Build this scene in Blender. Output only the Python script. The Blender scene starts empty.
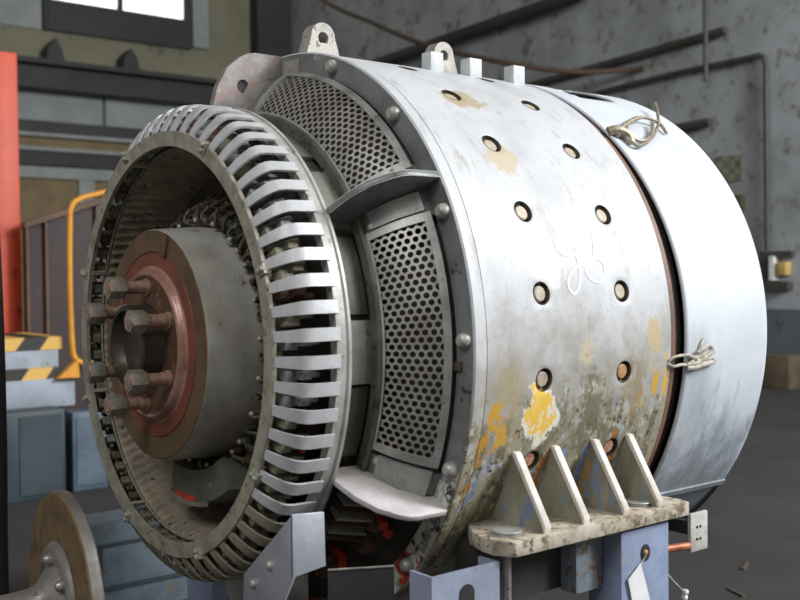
import bpy, bmesh, math, random
from mathutils import Vector, Matrix
random.seed(7)
PI = math.pi
D2R = PI / 180.0
scene = bpy.context.scene
COL = scene.collection

# ------------------------------------------------------------------ materials
def S(c):   # sRGB 0-255 -> linear
    out = []
    for v in c:
        v = v / 255.0
        out.append(v / 12.92 if v <= 0.04045 else ((v + 0.055) / 1.055) ** 2.4)
    return (out[0], out[1], out[2], 1.0)

class NB:
    def __init__(s, name):
        s.m = bpy.data.materials.new(name); s.m.use_nodes = True
        s.t = s.m.node_tree; s.n = s.t.nodes; s.l = s.t.links
        s.b = s.n['Principled BSDF']
        s.tc = s.n.new('ShaderNodeTexCoord')
        s.co = s.tc.outputs['Object']
    def link(s, a, b): s.l.new(a, b)
    def setin(s, sock, v):
        if hasattr(v, 'is_output'): s.l.new(v, sock)
        else: sock.default_value = v
    def mapping(s, scale=(1, 1, 1), loc=(0, 0, 0)):
        m = s.n.new('ShaderNodeMapping'); s.l.new(s.co, m.inputs['Vector'])
        m.inputs['Scale'].default_value = scale; m.inputs['Location'].default_value = loc
        return m.outputs['Vector']
    def noise(s, scale, detail=4, rough=0.6, vec=None, dist=0.0):
        n = s.n.new('ShaderNodeTexNoise'); s.l.new(vec if vec is not None else s.co, n.inputs['Vector'])
        n.inputs['Scale'].default_value = scale; n.inputs['Detail'].default_value = detail
        n.inputs['Roughness'].default_value = rough; n.inputs['Distortion'].default_value = dist
        return n.outputs['Fac']
    def math(s, op, a, b=0.0, c=0.0):
        n = s.n.new('ShaderNodeMath'); n.operation = op
        s.setin(n.inputs[0], a); s.setin(n.inputs[1], b); s.setin(n.inputs[2], c)
        return n.outputs[0]
    def ramp(s, v, lo, hi, a=0.0, b=1.0):
        n = s.n.new('ShaderNodeMapRange'); n.interpolation_type = 'SMOOTHSTEP'
        s.setin(n.inputs['Value'], v)
        n.inputs['From Min'].default_value = lo; n.inputs['From Max'].default_value = hi
        n.inputs['To Min'].default_value = a; n.inputs['To Max'].default_value = b
        return n.outputs['Result']
    def mix(s, f, a, b):
        n = s.n.new('ShaderNodeMix'); n.data_type = 'RGBA'
        s.setin(n.inputs['Factor'], f); s.setin(n.inputs['A'] if False else n.inputs[6], a); s.setin(n.inputs[7], b)
        return n.outputs[2]
    def sep(s):
        n = s.n.new('ShaderNodeSeparateXYZ'); s.l.new(s.co, n.inputs[0]); return n.outputs
    def patch(s, centre, radius, warp, soft=0.004, stretch=(1, 1, 1)):
        v1 = s.n.new('ShaderNodeVectorMath'); v1.operation = 'SUBTRACT'
        s.l.new(s.co, v1.inputs[0]); v1.inputs[1].default_value = centre
        v2 = s.n.new('ShaderNodeVectorMath'); v2.operation = 'MULTIPLY'
        s.l.new(v1.outputs[0], v2.inputs[0]); v2.inputs[1].default_value = stretch
        v3 = s.n.new('ShaderNodeVectorMath'); v3.operation = 'LENGTH'; s.l.new(v2.outputs[0], v3.inputs[0])
        d = s.math('ADD', v3.outputs['Value'], s.math('MULTIPLY', s.math('SUBTRACT', warp, 0.5), radius * 2.4))
        return s.ramp(d, radius - soft, radius + soft, 1.0, 0.0)
    def bump(s, h, strength=0.2, dist=0.004):
        n = s.n.new('ShaderNodeBump'); n.inputs['Strength'].default_value = strength
        n.inputs['Distance'].default_value = dist; s.l.new(h, n.inputs['Height'])
        s.l.new(n.outputs[0], s.b.inputs['Normal'])
    def fin(s, col, rough=0.5, metal=0.0, spec=0.5):
        s.setin(s.b.inputs['Base Color'], col); s.setin(s.b.inputs['Roughness'], rough)
        s.setin(s.b.inputs['Metallic'], metal); s.b.inputs['Specular IOR Level'].default_value = spec
        return s.m

def worn(name, c1, c2, c3=None, scale=12, rough=0.5, metal=0.0, t3=0.62, fine=90, stretch=(1, 1, 1), bump=0.15, c4=None, t4=0.66, soft=0.06):
    """base colour c1 mottled with c2, with spots of c3 and c4"""
    k = NB(name); v = k.mapping(stretch)
    col = k.mix(k.ramp(k.noise(scale, 5, 0.6, v), 0.35, 0.7), S(c1), S(c2))
    if c3: col = k.mix(k.ramp(k.noise(scale * 2.3, 6, 0.65, k.mapping(stretch, (3, 1, 7))), t3, t3 + soft), col, S(c3))
    if c4: col = k.mix(k.ramp(k.noise(scale * 1.6, 6, 0.65, k.mapping(stretch, (9, 4, 2))), t4, t4 + soft * 0.9), col, S(c4))
    f = k.noise(fine, 3, 0.6)
    if bump: k.bump(f, bump)
    r = k.math('ADD', rough - 0.08, k.math('MULTIPLY', f, 0.16))
    return k.fin(col, r, metal)

M = {}
def cyl_pt(x, th, r=0.6):
    t = th * D2R
    return (x, -r * math.cos(t), r * math.sin(t))

def make_casing_mat():
    k = NB('casing_paint'); x, y, z = k.sep()
    w = k.noise(26, 5, 0.65)
    big = k.noise(7, 5, 0.62, k.mapping((1, 1, 0.6)))
    streak = k.noise(20, 5, 0.65, k.mapping((1.5, 0.5, 0.35)))
    fine = k.noise(70, 4, 0.65)
    col = k.mix(k.ramp(big, 0.4, 0.72), S((198, 200, 204)), S((180, 182, 186)))
    col = k.mix(k.ramp(fine, 0.6, 0.72, 0, 0.5), col, S((150, 148, 145)))
    col = k.mix(k.ramp(k.noise(34, 6, 0.7, k.mapping((1, 1, 1), (6, 6, 2))), 0.66, 0.70, 0, 0.75), col, S((136, 130, 122)))
    col = k.mix(k.ramp(k.noise(12, 6, 0.7, k.mapping((1, 1, 1), (2, 8, 5))), 0.55, 0.75, 0, 0.6), col, S((172, 171, 172)))
    # brownish streaks of handling dirt
    col = k.mix(k.ramp(streak, 0.56, 0.72, 0, 0.6), col, S((152, 146, 134)))
    # worn lower side: paint gone, dirt, rust and old coats
    m = k.math('ADD', k.math('MULTIPLY', z, -4.6), k.math('MULTIPLY', k.math('SUBTRACT', big, 0.5), 1.6))
    m = k.math('ADD', m, k.math('MULTIPLY', k.math('SUBTRACT', w, 0.5), 1.2))
    greasy = k.ramp(m, -0.7, 0.5, 0, 0.75)
    col = k.mix(greasy, col, k.mix(k.ramp(w, 0.4, 0.62), S((160, 157, 148)), S((146, 140, 124))))
    low = k.ramp(m, 0.42, 0.75)
    wc = k.mix(k.ramp(streak, 0.4, 0.55), S((112, 106, 82)), S((154, 149, 130)))
    wc = k.mix(k.ramp(k.noise(16, 5, 0.65, k.mapping((1, 1, 0.5), (2, 5, 1))), 0.56, 0.62), wc, S((172, 176, 172)))
    wc = k.mix(k.ramp(k.noise(13, 5, 0.65, k.mapping((1.4, 1, 0.4), (5, 2, 8))), 0.6, 0.64), wc, S((120, 136, 160)))
    wc = k.mix(k.ramp(k.noise(14, 5, 0.7, k.mapping((1.4, 1, 0.4), (7, 3, 4))), 0.6, 0.65), wc, S((172, 112, 30)))
    wc = k.mix(k.ramp(fine, 0.56, 0.66), wc, S((72, 64, 50)))
    wc = k.mix(k.ramp(k.noise(55, 5, 0.7, k.mapping((1, 1, 0.6), (8, 8, 1))), 0.55, 0.62), wc, S((184, 180, 164)))
    col = k.mix(low, col, wc)
    # single stains and patches of old paint
    chip = k.noise(38, 5, 0.7, k.mapping((1, 1, 0.7), (3, 9, 4)))
    def p(x, th, r, c, st=(1, 1, 1), soft=0.004, amt=1.0, broken=True):
        nonlocal col
        f = k.patch(cyl_pt(x, th), r, w, soft, st)
        if broken: f = k.math('MULTIPLY', f, k.ramp(chip, 0.42, 0.5))
        if amt < 1: f = k.math('MULTIPLY', f, amt)
        col = k.mix(f, col, S(c))
    p(-0.095, -9, 0.045, (166, 148, 104), (1.2, 1, .5), .02, .6)
    p(-0.112, -13.5, 0.024, (200, 156, 60), (1, 1, .5), .003)
    p(-0.135, -17.5, 0.018, (190, 138, 52), (1, 1, .35), .003)
    p(0.133, -14.5, 0.06, (104, 98, 74), (1, 1, .9), .02, .8)
    p(0.03, -16.0, 0.05, (112, 104, 76), (1, 1, .9), .02, .8)
    p(-0.006, -11.8, 0.046, (226, 224, 214), (1, 1, .9), .004, 1.0, False)
    p(-0.012, -11.4, 0.036, (236, 194, 78), (1, 1, .8), .004)
    p(0.0, -14.0, 0.017, (236, 194, 78), (1, 1, .9), .004)
    p(0.013, 14.3, 0.034, (222, 223, 216), (1, 1, .8), .008, 1.0, False)
    p(0.010, 14.0, 0.012, (240, 236, 170), (1, 1, 1), .006)
    p(0.012, 53.0, 0.036, (176, 162, 138), (.8, 1, 1), .004, 1.0, False)
    p(-0.002, 35.6, 0.034, (190, 178, 156), (1, 1, .9), .004, 1.0, False)
    p(0.34, -5.2, 0.013, (214, 172, 66), (1.6, 1, .5), .003)
    p(0.314, -8.5, 0.014, (206, 160, 58), (1.6, 1, .5), .003)
    p(0.345, -9.0, 0.012, (214, 170, 60), (1.6, 1, .4), .003)
    p(0.275, -11.5, 0.010, (200, 160, 80), (1, 1, .5), .003)
    p(0.306, -1.2, 0.024, (188, 172, 138), (1, 1, .5), .004)
    p(0.105, -1.5, 0.020, (196, 182, 150), (1, 1, .8), .005, .8)
    p(0.25, -8.5, 0.03, (146, 128, 92), (1, 1, .4), .012, .7)
    p(0.02, -24, 0.024, (188, 104, 24), (2, 1, .35), .003)
    p(0.215, -24, 0.03, (186, 108, 26), (2, 1, .4), .004)
    p(0.075, -24, 0.026, (120, 140, 172), (1.6, 1, .4), .003)
    p(0.145, -25, 0.026, (116, 136, 172), (1.6, 1, .35), .003)
    k.bump(k.math('ADD', fine, w), 0.12, 0.003)
    rough = k.ramp(low, 0, 1, 0.46, 0.72)
    return k.fin(col, rough, 0.0, 0.5)

def make_cover_mat():
    k = NB('cover_paint'); x, y, z = k.sep()
    w = k.noise(24, 5, 0.65); big = k.noise(6, 5, 0.6)
    streak = k.noise(18, 6, 0.7, k.mapping((1, 1, 0.35)))
    col = k.mix(k.ramp(big, 0.4, 0.7), S((210, 215, 222)), S((198, 204, 213)))
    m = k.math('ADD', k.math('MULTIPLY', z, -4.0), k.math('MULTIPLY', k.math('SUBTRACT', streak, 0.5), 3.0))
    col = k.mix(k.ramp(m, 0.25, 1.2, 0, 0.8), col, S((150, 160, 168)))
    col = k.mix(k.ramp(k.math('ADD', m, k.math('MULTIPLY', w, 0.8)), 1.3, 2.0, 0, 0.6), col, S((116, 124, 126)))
    p = k.patch(cyl_pt(0.45, -10, .6), 0.05, streak, 0.03, (1, 1, .45))
    col = k.mix(k.math('MULTIPLY', p, 0.55), col, S((150, 160, 166)))
    k.bump(w, 0.08, 0.003)
    return k.fin(col, 0.42, 0.0, 0.5)

M['casing'] = make_casing_mat()
M['cover'] = make_cover_mat()
M['brownring'] = worn('primer_brown', (128, 92, 74), (96, 70, 58), (168, 92, 60), 14, 0.55)
M['gapdark'] = worn('gap_shadow_tone', (58, 52, 50), (40, 36, 36), None, 14, 0.6)  # dark tone stands in for the shadow inside the seam gap
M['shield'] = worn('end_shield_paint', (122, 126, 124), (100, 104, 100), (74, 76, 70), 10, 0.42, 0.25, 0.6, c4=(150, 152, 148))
def make_flange_mat():
    k = NB('flange_paint'); x, y, z = k.sep()
    a = k.noise(9, 5, 0.6); b = k.noise(24, 5, 0.65); c = k.noise(9, 5, 0.6, k.mapping((1, 1, 1), (4, 2, 9)))
    col = k.mix(k.ramp(a, 0.4, 0.65), S((124, 129, 128)), S((100, 104, 102)))
    col = k.mix(k.ramp(b, 0.62, 0.68), col, S((58, 58, 52)))
    col = k.mix(k.ramp(c, 0.66, 0.7), col, S((160, 160, 150)))
    low = k.ramp(k.math('ADD', k.math('MULTIPLY', z, -1.0), k.math('MULTIPLY', k.math('SUBTRACT', b, 0.5), 0.5)), 0.20, 0.26)
    wc = k.mix(k.ramp(b, 0.5, 0.6), S((204, 208, 194)), S((130, 132, 116)))
    wc = k.mix(k.ramp(c, 0.55, 0.58), wc, S((176, 62, 50)))
    wc = k.mix(k.ramp(k.noise(30, 5, 0.7, k.mapping((1, 1, 1), (1, 7, 3))), 0.56, 0.6), wc, S((56, 48, 40)))
    return k.fin(k.mix(low, col, wc), 0.48, 0.1)
M['flange'] = make_flange_mat()
M['padgrey'] = worn('spoke_pad_paint', (160, 162, 156), (128, 132, 130), (98, 98, 90), 16, 0.42, 0.2, 0.6)
M['fin'] = worn('fin_paint', (206, 200, 200), (180, 176, 176), (158, 140, 130), 14, 0.45, 0.0, 0.64)
M['ear'] = worn('lifting_fin_paint', (146, 140, 140), (112, 106, 104), (152, 122, 114), 22, 0.55, 0.0, 0.55, c4=(206, 200, 194))
M['screen'] = worn('perforated_sheet', (172, 170, 162), (142, 138, 130), (150, 118, 92), 16, 0.42, 0.45, 0.64)
M['frame'] = worn('screen_frame_steel', (178, 180, 176), (140, 142, 136), (110, 108, 98), 20, 0.42, 0.35, 0.62)
M['bars'] = worn('cage_aluminium', (200, 202, 206), (178, 179, 180), (120, 112, 98), 20, 0.42, 0.15, 0.61)
M['barsdirty'] = worn('cage_aluminium_grimy', (154, 148, 128), (128, 122, 102), (88, 82, 66), 20, 0.5, 0.1, 0.58)
M['ringback'] = worn('cage_back_ring_metal', (178, 178, 174), (154, 152, 146), (112, 108, 94), 18, 0.45, 0.15, 0.6)
M['annulus'] = worn('cage_ring_metal', (172, 168, 154), (142, 136, 120), (108, 100, 82), 26, 0.5, 0.25, 0.6, c4=(176, 172, 160))
M['neck'] = worn('neck_steel', (106, 104, 96), (84, 82, 74), (82, 82, 74), 12, 0.5, 0.25, 0.6)
M['necklight'] = worn('neck_plate_steel', (138, 138, 130), (110, 110, 102), (84, 84, 76), 12, 0.5, 0.2, 0.6)
M['rim'] = worn('dirty_rim', (94, 93, 82), (70, 69, 60), (52, 50, 42), 18, 0.55, 0.15, 0.58)
M['innerdark'] = worn('dark_interior', (66, 60, 54), (50, 46, 42), (92, 60, 48), 22, 0.7, 0, 0.62)  # dark brown for inner surfaces seen through the openings
M['brushgreen'] = worn('brush_box_green', (96, 100, 88), (76, 80, 70), (130, 130, 120), 16, 0.45, 0.1, 0.62)
M['winding'] = worn('dusty_winding', (150, 138, 120), (120, 110, 94), (72, 66, 58), 22, 0.75, 0, 0.6)
M['coilA'] = worn('coil_tan', (132, 128, 110), (96, 90, 76), (62, 58, 48), 60, 0.65, 0, 0.58)
M['coilB'] = worn('coil_grey', (146, 150, 148), (106, 110, 106), (66, 66, 60), 60, 0.55, 0.1, 0.58)
M['coilC'] = worn('coil_brown', (98, 68, 54), (72, 56, 48), (128, 112, 94), 60, 0.65, 0, 0.58)
M['red'] = worn('red_enamel', (190, 62, 44), (150, 48, 36), (80, 40, 32), 40, 0.5, 0, 0.62)
M['drum'] = worn('drum_steel', (186, 184, 176), (150, 146, 132), (112, 106, 80), 9, 0.33, 0.15, 0.62, stretch=(1, 1, .7))
M['drumrim'] = worn('drum_rim_rusty', (112, 90, 68), (92, 74, 56), (124, 76, 54), 16, 0.5, 0.2, 0.6)
M['hubred'] = worn('hub_rust_red', (132, 72, 54), (110, 62, 46), (104, 84, 66), 14, 0.42, 0.1, 0.62)
M['hubpolish'] = worn('hub_polished_rust', (176, 136, 122), (150, 108, 94), (120, 76, 60), 20, 0.32, 0.25, 0.62)
M['hubin'] = worn('hub_rust_brown', (110, 78, 60), (88, 66, 52), (140, 110, 90), 20, 0.45, 0.2, 0.6)
M['bare'] = worn('bare_grey_steel', (168, 164, 156), (132, 128, 120), (92, 86, 76), 22, 0.38, 0.5, 0.62)
M['nut'] = worn('worn_nut_steel', (180, 174, 164), (146, 140, 130), (80, 72, 62), 40, 0.4, 0.5, 0.6)
M['shank'] = worn('bolt_shank', (190, 160, 142), (156, 126, 108), (90, 72, 62), 50, 0.42, 0.4, 0.6)
M['stub'] = worn('shaft_stub_steel', (84, 78, 68), (70, 64, 56), (110, 104, 92), 14, 0.36, 0.5, 0.62)
M['bolt'] = worn('bolt_head_steel', (186, 184, 176), (150, 148, 140), (110, 104, 92), 60, 0.42, 0.3, 0.62)
M['socket'] = worn('socket_brown', (92, 82, 62), (70, 62, 48), None, 40, 0.7)  # dark brown lining round the sunk bolts
M['plug'] = worn('plug_pale', (186, 176, 162), (160, 146, 128), (140, 112, 86), 60, 0.55, 0.1, 0.62)
M['plugrust'] = worn('plug_rusty', (192, 146, 104), (168, 116, 78), (142, 76, 44), 60, 0.6, 0.1, 0.62)
M['plugred'] = worn('plug_red_rust', (176, 104, 74), (196, 170, 150), (120, 60, 40), 70, 0.6, 0.1, 0.6)
M['foot'] = worn('foot_plate_grime', (190, 181, 168), (152, 143, 124), (130, 116, 92), 22, 0.6, 0.0, 0.52, c4=(104, 92, 70), t4=.58)
M['eye'] = worn('eye_paint', (168, 164, 156), (132, 128, 118), (100, 92, 80), 24, 0.5, 0.1, 0.62)
M['gussetside'] = worn('gusset_side_grime', (112, 106, 82), (152, 150, 136), (114, 130, 150), 13, 0.6, 0, 0.53, stretch=(1, 1, .45), c4=(160, 116, 56), t4=.62)
M['gusset'] = worn('gusset_paint', (214, 208, 200), (186, 178, 168), (150, 134, 112), 22, 0.55, 0, 0.66)
M['block'] = worn('old_blue_paint', (140, 150, 160), (112, 120, 126), (120, 92, 60), 18, 0.55, 0, 0.56, c4=(176, 168, 128))
M['wire'] = worn('tie_wire', (164, 154, 138), (124, 114, 98), None, 60, 0.5, 0.3)
M['string'] = worn('tie_string', (196, 190, 178), (150, 144, 132), None, 60, 0.8)
M['chalk'] = worn('chalk', (248, 248, 250), (240, 240, 242), None, 60, 0.9)
M['block2'] = worn('crown_block_paint', (196, 200, 202), (172, 176, 178), (140, 140, 134), 24, 0.5, 0, 0.62)
M['copper'] = worn('copper_lug', (196, 128, 100), (160, 96, 72), (220, 180, 160), 40, 0.4, 0.5, 0.62)
M['term'] = worn('terminal_plate', (196, 196, 188), (172, 172, 164), (140, 138, 128), 40, 0.5, 0.1)
M['black'] = worn('black_rubber', (40, 40, 40), (30, 30, 30), None, 10, 0.7)
M['bracket'] = worn('bracket_galvanised', (186, 190, 200), (168, 172, 184), (140, 142, 150), 16, 0.38, 0.45, 0.68)
M['channel'] = worn('channel_blue_grey', (156, 166, 186), (140, 148, 168), (120, 118, 118), 14, 0.45, 0.2, 0.66)
M['pillar'] = worn('pillar_blue_paint', (140, 152, 178), (122, 134, 160), (146, 140, 146), 10, 0.5, 0.1, 0.6, c4=(110, 100, 96))
M['paper'] = worn('paper_tag', (226, 226, 226), (214, 214, 216), None, 20, 0.8)
M['darksteel'] = worn('dark_steel', (62, 58, 54), (48, 45, 42), (86, 66, 52), 12, 0.6, 0.2, 0.62)
M['flangeface'] = worn('flange_face_rust', (126, 104, 74), (94, 78, 58), (84, 72, 60), 22, 0.5, 0.1, 0.6)
M['flangerim'] = worn('flange_machined', (140, 136, 132), (112, 106, 102), (96, 84, 68), 18, 0.42, 0.3, 0.6)
M['redpaint'] = worn('red_post_paint', (208, 80, 50), (192, 70, 44), (150, 50, 40), 3, 0.5)
M['yellow'] = worn('yellow_tube_paint', (226, 158, 48), (206, 136, 40), (150, 96, 36), 14, 0.5, 0, 0.66)
M['brown'] = worn('brown_panel', (60, 44, 42), (48, 38, 38), None, 4, 0.6)
M['brownpost'] = worn('brown_post', (104, 74, 54), (84, 60, 46), None, 8, 0.6)
M['stepgrey'] = worn('step_grey_paint', (158, 168, 180), (142, 150, 160), (112, 110, 104), 9, 0.6, 0, 0.62)
M['cab'] = worn('cabinet_teal', (58, 72, 80), (46, 58, 64), None, 5, 0.5)
M['cabblue'] = worn('cabinet_blue_grey', (90, 106, 120), (74, 88, 100), (74, 78, 74), 8, 0.5, 0, 0.62)
M['box'] = worn('box_blue_grey', (104, 118, 130), (84, 96, 104), (104, 94, 66), 10, 0.6, 0, 0.6)
M['wallolive'] = worn('wall_olive_plaster', (138, 136, 114), (122, 120, 102), (96, 94, 80), 0.8, 0.8, 0, 0.62, fine=14)
M['wallblue'] = worn('wall_blue_plaster', (164, 168, 172), (142, 146, 148), (112, 110, 98), 2.2, 0.75, 0, 0.53, fine=14, c4=(100, 96, 84), t4=.58, soft=0.16)
M['dado'] = worn('wall_dado_paint', (100, 106, 116), (88, 94, 104), (76, 78, 80), 1.2, 0.7, 0, 0.6)
M['beam'] = worn('beam_dark', (58, 56, 56), (46, 45, 46), None, 2, 0.6)
M['panelgrey'] = worn('wall_panel_grey', (158, 164, 162), (142, 148, 146), (100, 100, 92), 2, 0.7, 0, 0.66)
M['board'] = worn('plywood_board', (142, 124, 92), (122, 106, 80), (104, 90, 70), 3, 0.8)
M['pipe'] = worn('wall_pipe', (74, 72, 68), (60, 58, 56), (94, 84, 70), 5, 0.6)
M['cable'] = worn('brown_cable', (92, 72, 58), (76, 60, 50), None, 5, 0.7)
M['yellowbox'] = worn('yellow_plastic', (196, 170, 104), (180, 152, 92), None, 10, 0.5)
M['wood'] = worn('dirty_wood', (92, 80, 62), (74, 64, 50), None, 8, 0.8)

def make_floor_mat():
    k = NB('oily_concrete')
    a = k.noise(1.5, 6, 0.6); f = k.noise(24, 5, 0.65)
    col = k.mix(k.ramp(a, 0.35, 0.7), S((66, 64, 64)), S((56, 55, 57)))
    col = k.mix(k.ramp(f, 0.62, 0.74, 0, 0.3), col, S((84, 80, 74)))
    k.bump(f, 0.3, 0.01)
    return k.fin(col, 0.75, 0, 0.3)
M['floor'] = make_floor_mat()

def make_stripe_mat():
    k = NB('hazard_stripes'); x, y, z = k.sep()
    s = k.math('FRACT', k.math('MULTIPLY', k.math('SUBTRACT', x, k.math('MULTIPLY', z, 0.75)), 3.9))
    f = k.ramp(s, 0.48, 0.52)
    col = k.mix(f, S((222, 178, 92)), S((52, 50, 46)))
    return k.fin(col, 0.6)
M['stripe'] = make_stripe_mat()

def make_notice_mat():
    k = NB('notice_sheet'); v = k.n.new('ShaderNodeTexChecker'); k.l.new(k.co, v.inputs['Vector'])
    v.inputs['Scale'].default_value = 14
    v.inputs['Color1'].default_value = S((112, 112, 96)); v.inputs['Color2'].default_value = S((136, 134, 118))
    col = k.mix(k.ramp(k.noise(12, 4), 0.5, 0.65), v.outputs[0], S((84, 84, 74)))
    return k.fin(col, 0.8)
M['notice'] = make_notice_mat()

def make_window_mat():
    k = NB('bright_daylight_pane')
    k.b.inputs['Emission Color'].default_value = (1, 1, 1, 1); k.b.inputs['Emission Strength'].default_value = 1.6
    return k.fin(S((235, 238, 240)), 0.3)
M['pane'] = make_window_mat()

# ------------------------------------------------------------------ mesh builder
class MB:
    def __init__(s): s.v = []; s.f = []
    def add(s, vs, fs):
        b = len(s.v); s.v += [tuple(p) for p in vs]; s.f += [tuple(i + b for i in f) for f in fs]; return s
    def box(s, lo, hi):
        (a, b, c), (d, e, f) = lo, hi
        return s.add([(a, b, c), (d, b, c), (d, e, c), (a, e, c), (a, b, f), (d, b, f), (d, e, f), (a, e, f)],
                     [(0, 3, 2, 1), (4, 5, 6, 7), (0, 1, 5, 4), (1, 2, 6, 5), (2, 3, 7, 6), (3, 0, 4, 7)])
    def hexa(s, p8):
        return s.add(p8, [(0, 3, 2, 1), (4, 5, 6, 7), (0, 1, 5, 4), (1, 2, 6, 5), (2, 3, 7, 6), (3, 0, 4, 7)])
    def lathe(s, prof, t0=0, t1=360, n=96, closed_prof=False, caps=True):
        full = abs(t1 - t0) >= 359.99
        m = n if full else n + 1; k = len(prof); vs = []; fs = []
        for i in range(m):
            t = (t0 + (t1 - t0) * i / n) * D2R
            for x, r in prof: vs.append((x, -r * math.cos(t), r * math.sin(t)))
        kk = k if closed_prof else k - 1
        for i in range(n):
            a = i * k; b = ((i + 1) % m) * k
            for j in range(kk):
                j2 = (j + 1) % k
                fs.append((a + j, a + j2, b + j2, b + j))
        if not full and closed_prof and caps:
            fs.append(tuple(range(k))[::-1]); fs.append(tuple((m - 1) * k + j for j in range(k)))
        return s.add(vs, fs)
    def prism(s, pts, ext):     # planar polygon of 3D points, extruded by vector
        n = len(pts); e = Vector(ext)
        vs = [tuple(Vector(p)) for p in pts] + [tuple(Vector(p) + e) for p in pts]
        fs = [tuple(range(n))[::-1], tuple(range(n, 2 * n))] + [(i, (i + 1) % n, n + (i + 1) % n, n + i) for i in range(n)]
        return s.add(vs, fs)
    def tube(s, pts, r, n=10, cap=True):
        pts = [Vector(p) for p in pts]; vs = []; fs = []; prev = None
        rr = r if isinstance(r, (list, tuple)) else [r] * len(pts)
        for i, p in enumerate(pts):
            d = (pts[min(i + 1, len(pts) - 1)] - pts[max(i - 1, 0)]).normalized()
            if prev is None:
                u = d.orthogonal().normalized()
            else:
                u = (prev - d * prev.dot(d)); u = u.normalized() if u.length > 1e-6 else d.orthogonal().normalized()
            prev = u; w = d.cross(u)
            for k in range(n):
                a = 2 * PI * k / n; vs.append(tuple(p + (u * math.cos(a) + w * math.sin(a)) * rr[i]))
        for i in range(len(pts) - 1):
            for k in range(n):
                fs.append((i * n + k, i * n + (k + 1) % n, (i + 1) * n + (k + 1) % n, (i + 1) * n + k))
        if cap:
            fs.append(tuple(range(n))[::-1]); fs.append(tuple((len(pts) - 1) * n + k for k in range(n)))
        return s.add(vs, fs)
    def cyl(s, a, b, r, n=16, r2=None): return s.tube([a, b], [r, r if r2 is None else r2], n)
    def dome(s, c, nrm, r, h, n=14, k=4):   # rounded bolt head
        c = Vector(c); nrm = Vector(nrm).normalized()
        pts = [c - nrm * 0.004] + [c + nrm * (h * math.sin(i / k * PI / 2)) for i in range(k + 1)]
        rad = [r] + [max(r * math.cos(i / k * PI / 2) ** 0.6, 0.0006) for i in range(k + 1)]
        return s.tube(pts, rad, n)
    def build(s, name, mat, parent=None, loc=None, sharp=35, bevel=0, merge=False, axis=None):
        me = bpy.data.meshes.new(name); me.from_pydata(s.v, [], s.f)
        bm = bmesh.new(); bm.from_mesh(me)
        if merge: bmesh.ops.remove_doubles(bm, verts=bm.verts, dist=1e-5)
        bmesh.ops.recalc_face_normals(bm, faces=bm.faces)
        if bevel:
            es = [e for e in bm.edges if len(e.link_faces) == 2 and e.calc_face_angle(0) > 40 * D2R]
            bmesh.ops.bevel(bm, geom=es, offset=bevel, segments=2, affect='EDGES', profile=0.5)
        bm.to_mesh(me); bm.free()
        for p in me.polygons: p.use_smooth = True
        me.set_sharp_from_angle(angle=sharp * D2R)
        me.materials.append(M[mat] if isinstance(mat, str) else mat)
        o = bpy.data.objects.new(name, me); COL.objects.link(o)
        if parent is not None: o.parent = parent
        if loc is not None: o.location = loc
        return o

def tag(o, label, cat, group=None):
    o['label'] = label; o['category'] = cat
    if group: o['group'] = group
    return o
def empty(name, loc, rz=0.0):
    o = bpy.data.objects.new(name, None); COL.objects.link(o); o.location = loc; o.rotation_euler = (0, 0, rz)
    o.empty_display_size = 0.1
    return o
def struct(o): o['kind'] = 'structure'; return o
def spline(pts, n=8):    # Catmull-Rom
    pts = [Vector(p) for p in pts]; out = []
    P = [2 * pts[0] - pts[1]] + pts + [2 * pts[-1] - pts[-2]]
    for i in range(1, len(P) - 2):
        for k in range(n):
            t = k / n; a, b, c, d = P[i - 1], P[i], P[i + 1], P[i + 2]
            out.append(0.5 * ((2 * b) + (c - a) * t + (2 * a - 5 * b + 4 * c - d) * t * t + (3 * b - a - 3 * c + d) * t ** 3))
    out.append(pts[-1]); return out
def rot_copy(o, th, parent, mat=None, children=True):   # copy turned about the machine axis by theta
    c = o.copy(); COL.objects.link(c); c.parent = parent; c.rotation_euler = (-th * D2R, 0, 0)
    if children:
        for ch in list(o.children):
            q = ch.copy(); COL.objects.link(q); q.parent = c
    return c

# ------------------------------------------------------------------ the machine
AX = 1.0                                   # height of the shaft axis above the floor
GL = Vector((0.09, 0.0, 0.40))
gen = empty('generator', GL)
tag(gen, 'large round grey painted electric generator with slatted air cage and perforated screens', 'generator')
AL = Vector((0, 0, AX)) - GL               # local place of the axis origin for all parts
def part(mb, name, mat, parent=None, **kw):
    if parent is None: return mb.build(name, mat, gen, AL, **kw)
    return mb.build(name, mat, parent, None, **kw)

# --- casing: fine grid with round sockets cut in
R = 0.6
X0, X1 = -0.1465, 0.3585
st = 0.2213 / 28
COLX = [-0.0065, 0.2148]
HTH = [54.3 - 15 * k for k in range(-2, 6)]
RH, HD = 0.0215, 0.020
xs = []
i0 = round((X0 - COLX[0]) / st); i1 = round((X1 - COLX[0]) / st)
nx = i1 - i0; nth = 480; TH0 = 54.3
def gx(i): return COLX[0] + (i + i0) * st
def gth(j): return TH0 + j * 0.75
mb = MB()
idx = {}
def vid(i, j):
    j %= nth
    if (i, j) not in idx:
        idx[(i, j)] = len(mb.v); mb.v.append(cyl_pt(gx(i), gth(j), R))
    return idx[(i, j)]
blocked = set()
holes = []
for cx in COLX:
    ci = round((cx - COLX[0]) / st) - i0
    for th in HTH:
        cj = round((th - TH0) / 0.75)
        holes.append((cx, th, ci, cj))
        for a in range(-4, 4):
            for b in range(-4, 4): blocked.add((ci + a, (cj + b) % nth))
for i in range(nx):
    for j in range(nth):
        if (i, j) in blocked: continue
        mb.f.append((vid(i, j), vid(i + 1, j), vid(i + 1, j + 1), vid(i, j + 1)))
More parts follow.
